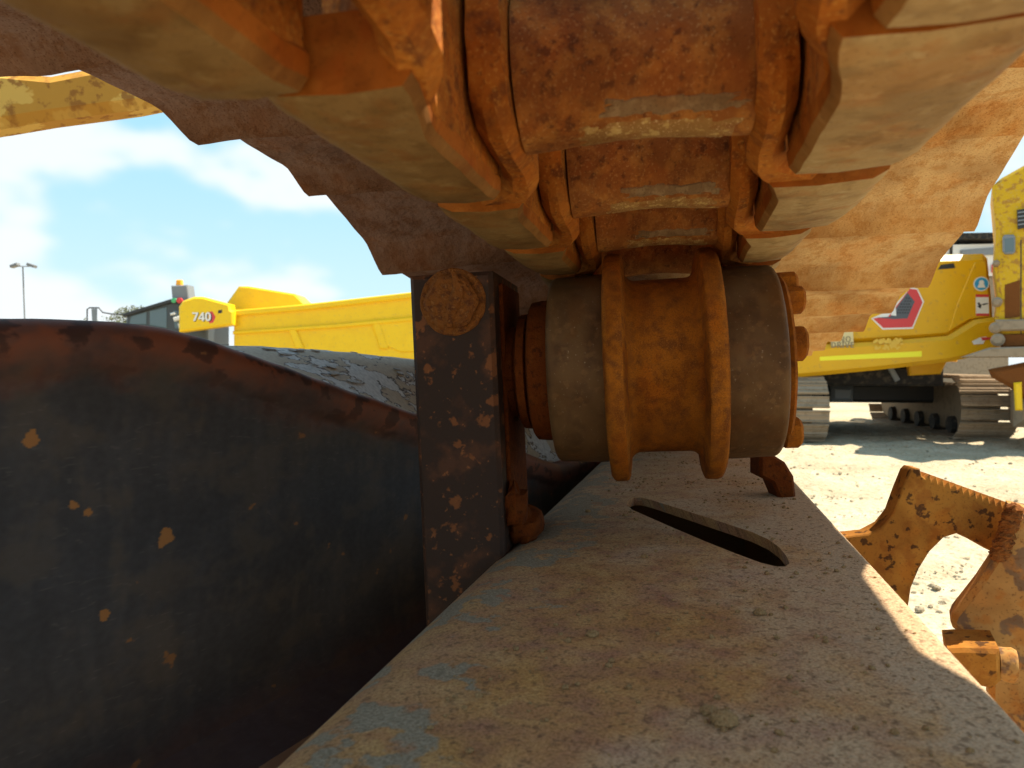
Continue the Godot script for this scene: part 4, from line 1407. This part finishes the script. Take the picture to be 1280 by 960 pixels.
# ---------------------------------------------------------------- articulated dump truck
func build_dump_truck():
	var base := plane_at(370, 456, 24.0, 0.0)
	base.origin.y = 0.0
	var t := thing("dump_truck", "yellow articulated dump truck numbered 740 with a dark cab", "dump truck", base)
	var face := Transform3D(Basis(), Vector3(0, 1.15, 0))
	var w := base * face
	var at := func(z: float) -> Transform3D: return Transform3D(Basis(), Vector3(0, 1.15, z))
	# the body's side, rail and raised front wall
	var s := soup()
	s.plate(cut(w, [[292, 391], [300, 388], [520, 366], [640, 356], [640, 452], [560, 452], [292, 436]]), at.call(0.0), 2.9, 0.04)
	var body := put("body", s, M.yellow, t)
	s = soup()
	s.plate(cut(w, [[294, 388], [380, 381], [520, 365], [640, 354], [640, 361], [520, 372], [380, 388], [294, 395]]), at.call(0.12), 0.18, 0.03)
	put("top_rail", s, M.yellow, body)
	s = soup()
	s.plate(cut(w, [[292, 414], [420, 405], [520, 396], [640, 386], [640, 391], [520, 401], [420, 410], [292, 418]]), at.call(0.10), 0.14, 0.03)
	put("mid_rail", s, M.yellow, body)
	for q in [[365, 409], [470, 400]]:
		s = soup()
		s.plate(cut(w, [[q[0] - 5, q[1]], [q[0] + 4, q[1] - 1], [q[0] + 16, 436], [q[0] + 5, 436]]), at.call(0.08), 0.12, 0.03)
		put("side_rib", s, M.yellow, body)
	s = soup()
	s.plate(cut(w, [[462, 400], [520, 395], [640, 384], [640, 440], [500, 440], [472, 428]]), at.call(0.05), 0.1, 0.03)
	put("rear_panel", s, M.yellow, body)
	s = soup()
	s.plate(cut(w, [[258, 380], [278, 352], [290, 352], [352, 362], [371, 380], [371, 392], [258, 396]]), at.call(-1.4), 1.3, 0.05)
	put("front_wall", s, M.yellow, body)
	s = soup()
	s.plate(cut(w, [[229, 384], [234, 377], [248, 372], [258, 372], [292, 381], [293, 388], [297, 390], [297, 407], [280, 409], [229, 416]]), at.call(0.35), 0.5, 0.06)
	var hood := put("side_shield", s, M.yellow, t)
	s = soup()
	s.plate(cut(w, [[266, 391], [271, 390], [275, 397], [272, 404], [267, 405]]), at.call(0.352), 0.01)
	put("number_chevron", s, M.red, hood)
	var c := cut(w, [[258, 397]])[0]
	text("number", "740", 0.37, M.ink, hood, Transform3D(Basis(), Vector3(c.x + 0.02, c.y + 1.135, 0.356)))
	text("number", "740", 0.36, M.white, hood, Transform3D(Basis(), Vector3(c.x, c.y + 1.15, 0.366)))
	s = soup()
	s.plate(cut(w, [[278, 389], [283, 388], [283, 392], [278, 393]]), at.call(0.353), 0.01)
	put("hood_latch", s, M.black, hood)
	# cab
	s = soup()
	s.plate(cut(w, [[146, 392], [152, 388], [203, 374], [238, 378], [250, 384], [250, 440], [140, 440]]), at.call(-0.6), 1.9, 0.05)
	var cab := put("cab", s, M.cab, t)
	for q in [[[152, 394], [172, 388], [172, 404], [150, 404]], [[176, 387], [198, 382], [198, 409], [176, 405]], [[206, 386], [228, 390], [230, 412], [208, 409]]]:
		s = soup()
		s.plate(cut(w, q), at.call(-0.58), 0.04, 0.01)
		put("cab_window", s, M.glass, cab)
	s = soup()
	s.plate(cut(w, [[142, 391], [204, 372], [240, 377], [240, 381], [204, 377], [144, 395]]), at.call(-0.5), 2.1, 0.02)
	put("cab_roof", s, M.black, cab)
	s = soup()
	s.plate(cut(w, [[201, 354], [222, 353], [225, 375], [203, 377]]), at.call(-0.7), 0.55, 0.03)
	var box := put("exhaust_box", s, M.mid_grey, cab)
	s = soup()
	s.plate(cut(w, [[206, 346], [212, 346], [213, 354], [205, 354]]), at.call(-0.8), 0.2, 0.03)
	put("beacon", s, M.amber, box)
	s = soup()
	s.lathe([[0, 0.001], [0, 0.09], [0.1, 0.09], [0.12, 0.001]], Transform3D(Basis(Vector3(0, 0, 1), Vector3.UP, Vector3(-1, 0, 0)), Vector3(cut(w, [[216, 374]])[0].x, cut(w, [[216, 374]])[0].y + 1.15, -0.55)), 14)
	put("red_lamp", s, M.red, cab)
	s = soup()
	s.lathe([[0, 0.001], [0, 0.08], [0.1, 0.08], [0.12, 0.001]], Transform3D(Basis(Vector3(0, 0, 1), Vector3.UP, Vector3(-1, 0, 0)), Vector3(cut(w, [[209, 374]])[0].x, cut(w, [[209, 374]])[0].y + 1.15, -0.55)), 14)
	put("green_lamp", s, M.green_lens, cab)
	for q in [[214, 397, 0.12], [221, 405, 0.14], [208, 391, 0.07]]:
		s = soup()
		var cc := cut(w, [[q[0], q[1]]])[0]
		s.box(Transform3D(Basis(Vector3(0, 0, 1), 0.3), Vector3(cc.x, cc.y + 1.15, -0.5)), Vector3(q[2] * 2, q[2], 0.2), 0.02)
		put("cab_fitting", s, M.white, cab)
	# mirror on its bowed arm
	s = soup()
	var arm := []
	for q in [[89, 402], [89, 384], [92, 382], [104, 382], [109, 388], [120, 390], [150, 391]]:
		var e := cut(w, [q])[0]
		arm.append(Vector3(e.x, e.y + 1.15, -0.9))
	s.tube(arm, 0.022, 8)
	put("mirror_arm", s, M.black, cab)
	s = soup()
	s.plate(cut(w, [[95, 383], [102, 383], [102, 401], [96, 401]]), at.call(-0.86), 0.06, 0.015)
	put("mirror", s, M.mid_grey, cab)
	# chassis and wheels, hidden from here by the side plate
	s = soup()
	s.box(Transform3D(Basis(), Vector3(-1.5, 1.1, -1.4)), Vector3(9.0, 0.5, 1.4), 0.05)
	put("chassis", s, M.dark_steel, t)
	for x in [-5.0, 0.2, 2.0]:
		for z in [-0.1, -2.3]:
			s = soup()
			s.lathe([[-0.3, 0.3], [-0.3, 0.78], [-0.2, 0.88], [0.2, 0.88], [0.3, 0.78], [0.3, 0.3]], Transform3D(Basis(Vector3(0, 0, 1), Vector3.UP, Vector3(-1, 0, 0)), Vector3(x, 0.88, z - 0.3)), 32)
			put("wheel", s, M.black, t)

func build_yard():
	# floodlight mast
	var p := P(32, 456, 62.0)
	p.y = 0
	var t := thing("floodlight_mast", "slim grey floodlight mast with two lamp heads in the distance", "light mast", Transform3D(Basis(), p))
	var s := soup()
	s.tube([Vector3(0, 0, 0), Vector3(0, 4, 0), Vector3(-0.1, 9.0, 0)], 0.055, 8)
	put("pole", s, M.galv, t)
	s = soup()
	s.tube([Vector3(-0.8, 9.05, 0), Vector3(0.7, 9.05, 0)], 0.04, 6)
	put("crossarm", s, M.galv, t)
	for x in [-0.72, 0.62]:
		s = soup()
		s.box(Transform3D(Basis(Vector3(0, 0, 1), -0.35 * signf(x)), Vector3(x, 9.12, 0)), Vector3(0.62, 0.22, 0.5), 0.03)
		put("lamp_head", s, M.galv, t)
	# leafy tree behind the truck's cab
	p = P(128, 456, 40.0)
	p.y = 0
	tree("tree", "pale green bushy tree showing beside the truck's cab", p, 3.55, 1.5, 5)
	p = P(172, 456, 46.0)
	p.y = 0
	tree("tree", "thin topped tree rising just behind the truck's cab roof", p, 4.6, 1.2, 6)
	# pale machine between the excavators
	var base := plane_at(1218, 456, 26.0, 0.0)
	base.origin.y = 0
	t = thing("parked_loader", "white roofed machine parked far off between the two excavators", "loader", base)
	var face := Transform3D(Basis(), Vector3(0, 1.15, 0))
	var w := base * face
	for q in [["roof", [[1196, 293], [1262, 292], [1262, 301], [1196, 300]], M.dark_steel, 0.3], ["cab_frame", [[1180, 306], [1262, 304], [1262, 345], [1180, 345]], M.white, 0.0], ["lower_body", [[1180, 346], [1262, 346], [1262, 478], [1180, 478]], M.dusty_steel, -0.05], ["grille", [[1200, 313], [1262, 308], [1262, 318], [1200, 320]], M.mid_grey, 0.1], ["sticker", [[1238, 331], [1246, 331], [1246, 341], [1238, 341]], M.red, 0.1]]:
		s = soup()
		s.plate(cut(w, q[1]), face * Transform3D(Basis(), Vector3(0, 0, q[3])), 2.0 if q[0] != "sticker" else 0.05, 0.01)
		put(q[0], s, q[2], t)
	for x in [-0.9, 1.0]:
		s = soup()
		s.tube([Vector3(x, 3.0, 0.1), Vector3(x, 5.45, 0.1)], 0.05, 8)
		put("roof_post", s, M.dark_steel, t)

func tree(called: String, label: String, p: Vector3, h: float, r: float, seed_: int):
	var t := thing(called, label, "tree", Transform3D(Basis(), p), "trees beyond the truck")
	var rg := RandomNumberGenerator.new()
	rg.seed = seed_
	var s := soup()
	s.tube([Vector3.ZERO, Vector3(0.1, h * 0.4, 0), Vector3(0.05, h * 0.8, 0)], 0.12, 8)
	for k in 5:
		var a := rg.randf() * TAU
		s.tube([Vector3(0.1, h * 0.35 + k * 0.2, 0), Vector3(cos(a) * r * 0.7, h * 0.75, sin(a) * r * 0.7)], 0.04, 6)
	put("trunk", s, M.bark, t)
	s = soup()
	var n := nz(seed_ + 200, 0.8, 3)
	for i in 5000:
		var d := Vector3(rg.randfn(), rg.randfn(), rg.randfn()).normalized() * pow(rg.randf(), 0.4)
		var q := Vector3(d.x * r * 1.3, h - r * 0.9 + d.y * r, d.z * r * 1.3)
		if n.get_noise_3dv(q) < -0.12: continue
		var b := Basis.from_euler(Vector3(rg.randf() * TAU, rg.randf() * TAU, rg.randf() * TAU)) * 0.07
		s.quad(q + b * Vector3(-1, 0, 0), q + b * Vector3(0, 0.5, 0.1), q + b * Vector3(1, 0, 0), q + b * Vector3(0, -0.5, 0.1))
	var cr := put("crown", s, M.leaf, t, Transform3D(), 1.0)
	cr.set_meta("kind", "stuff")
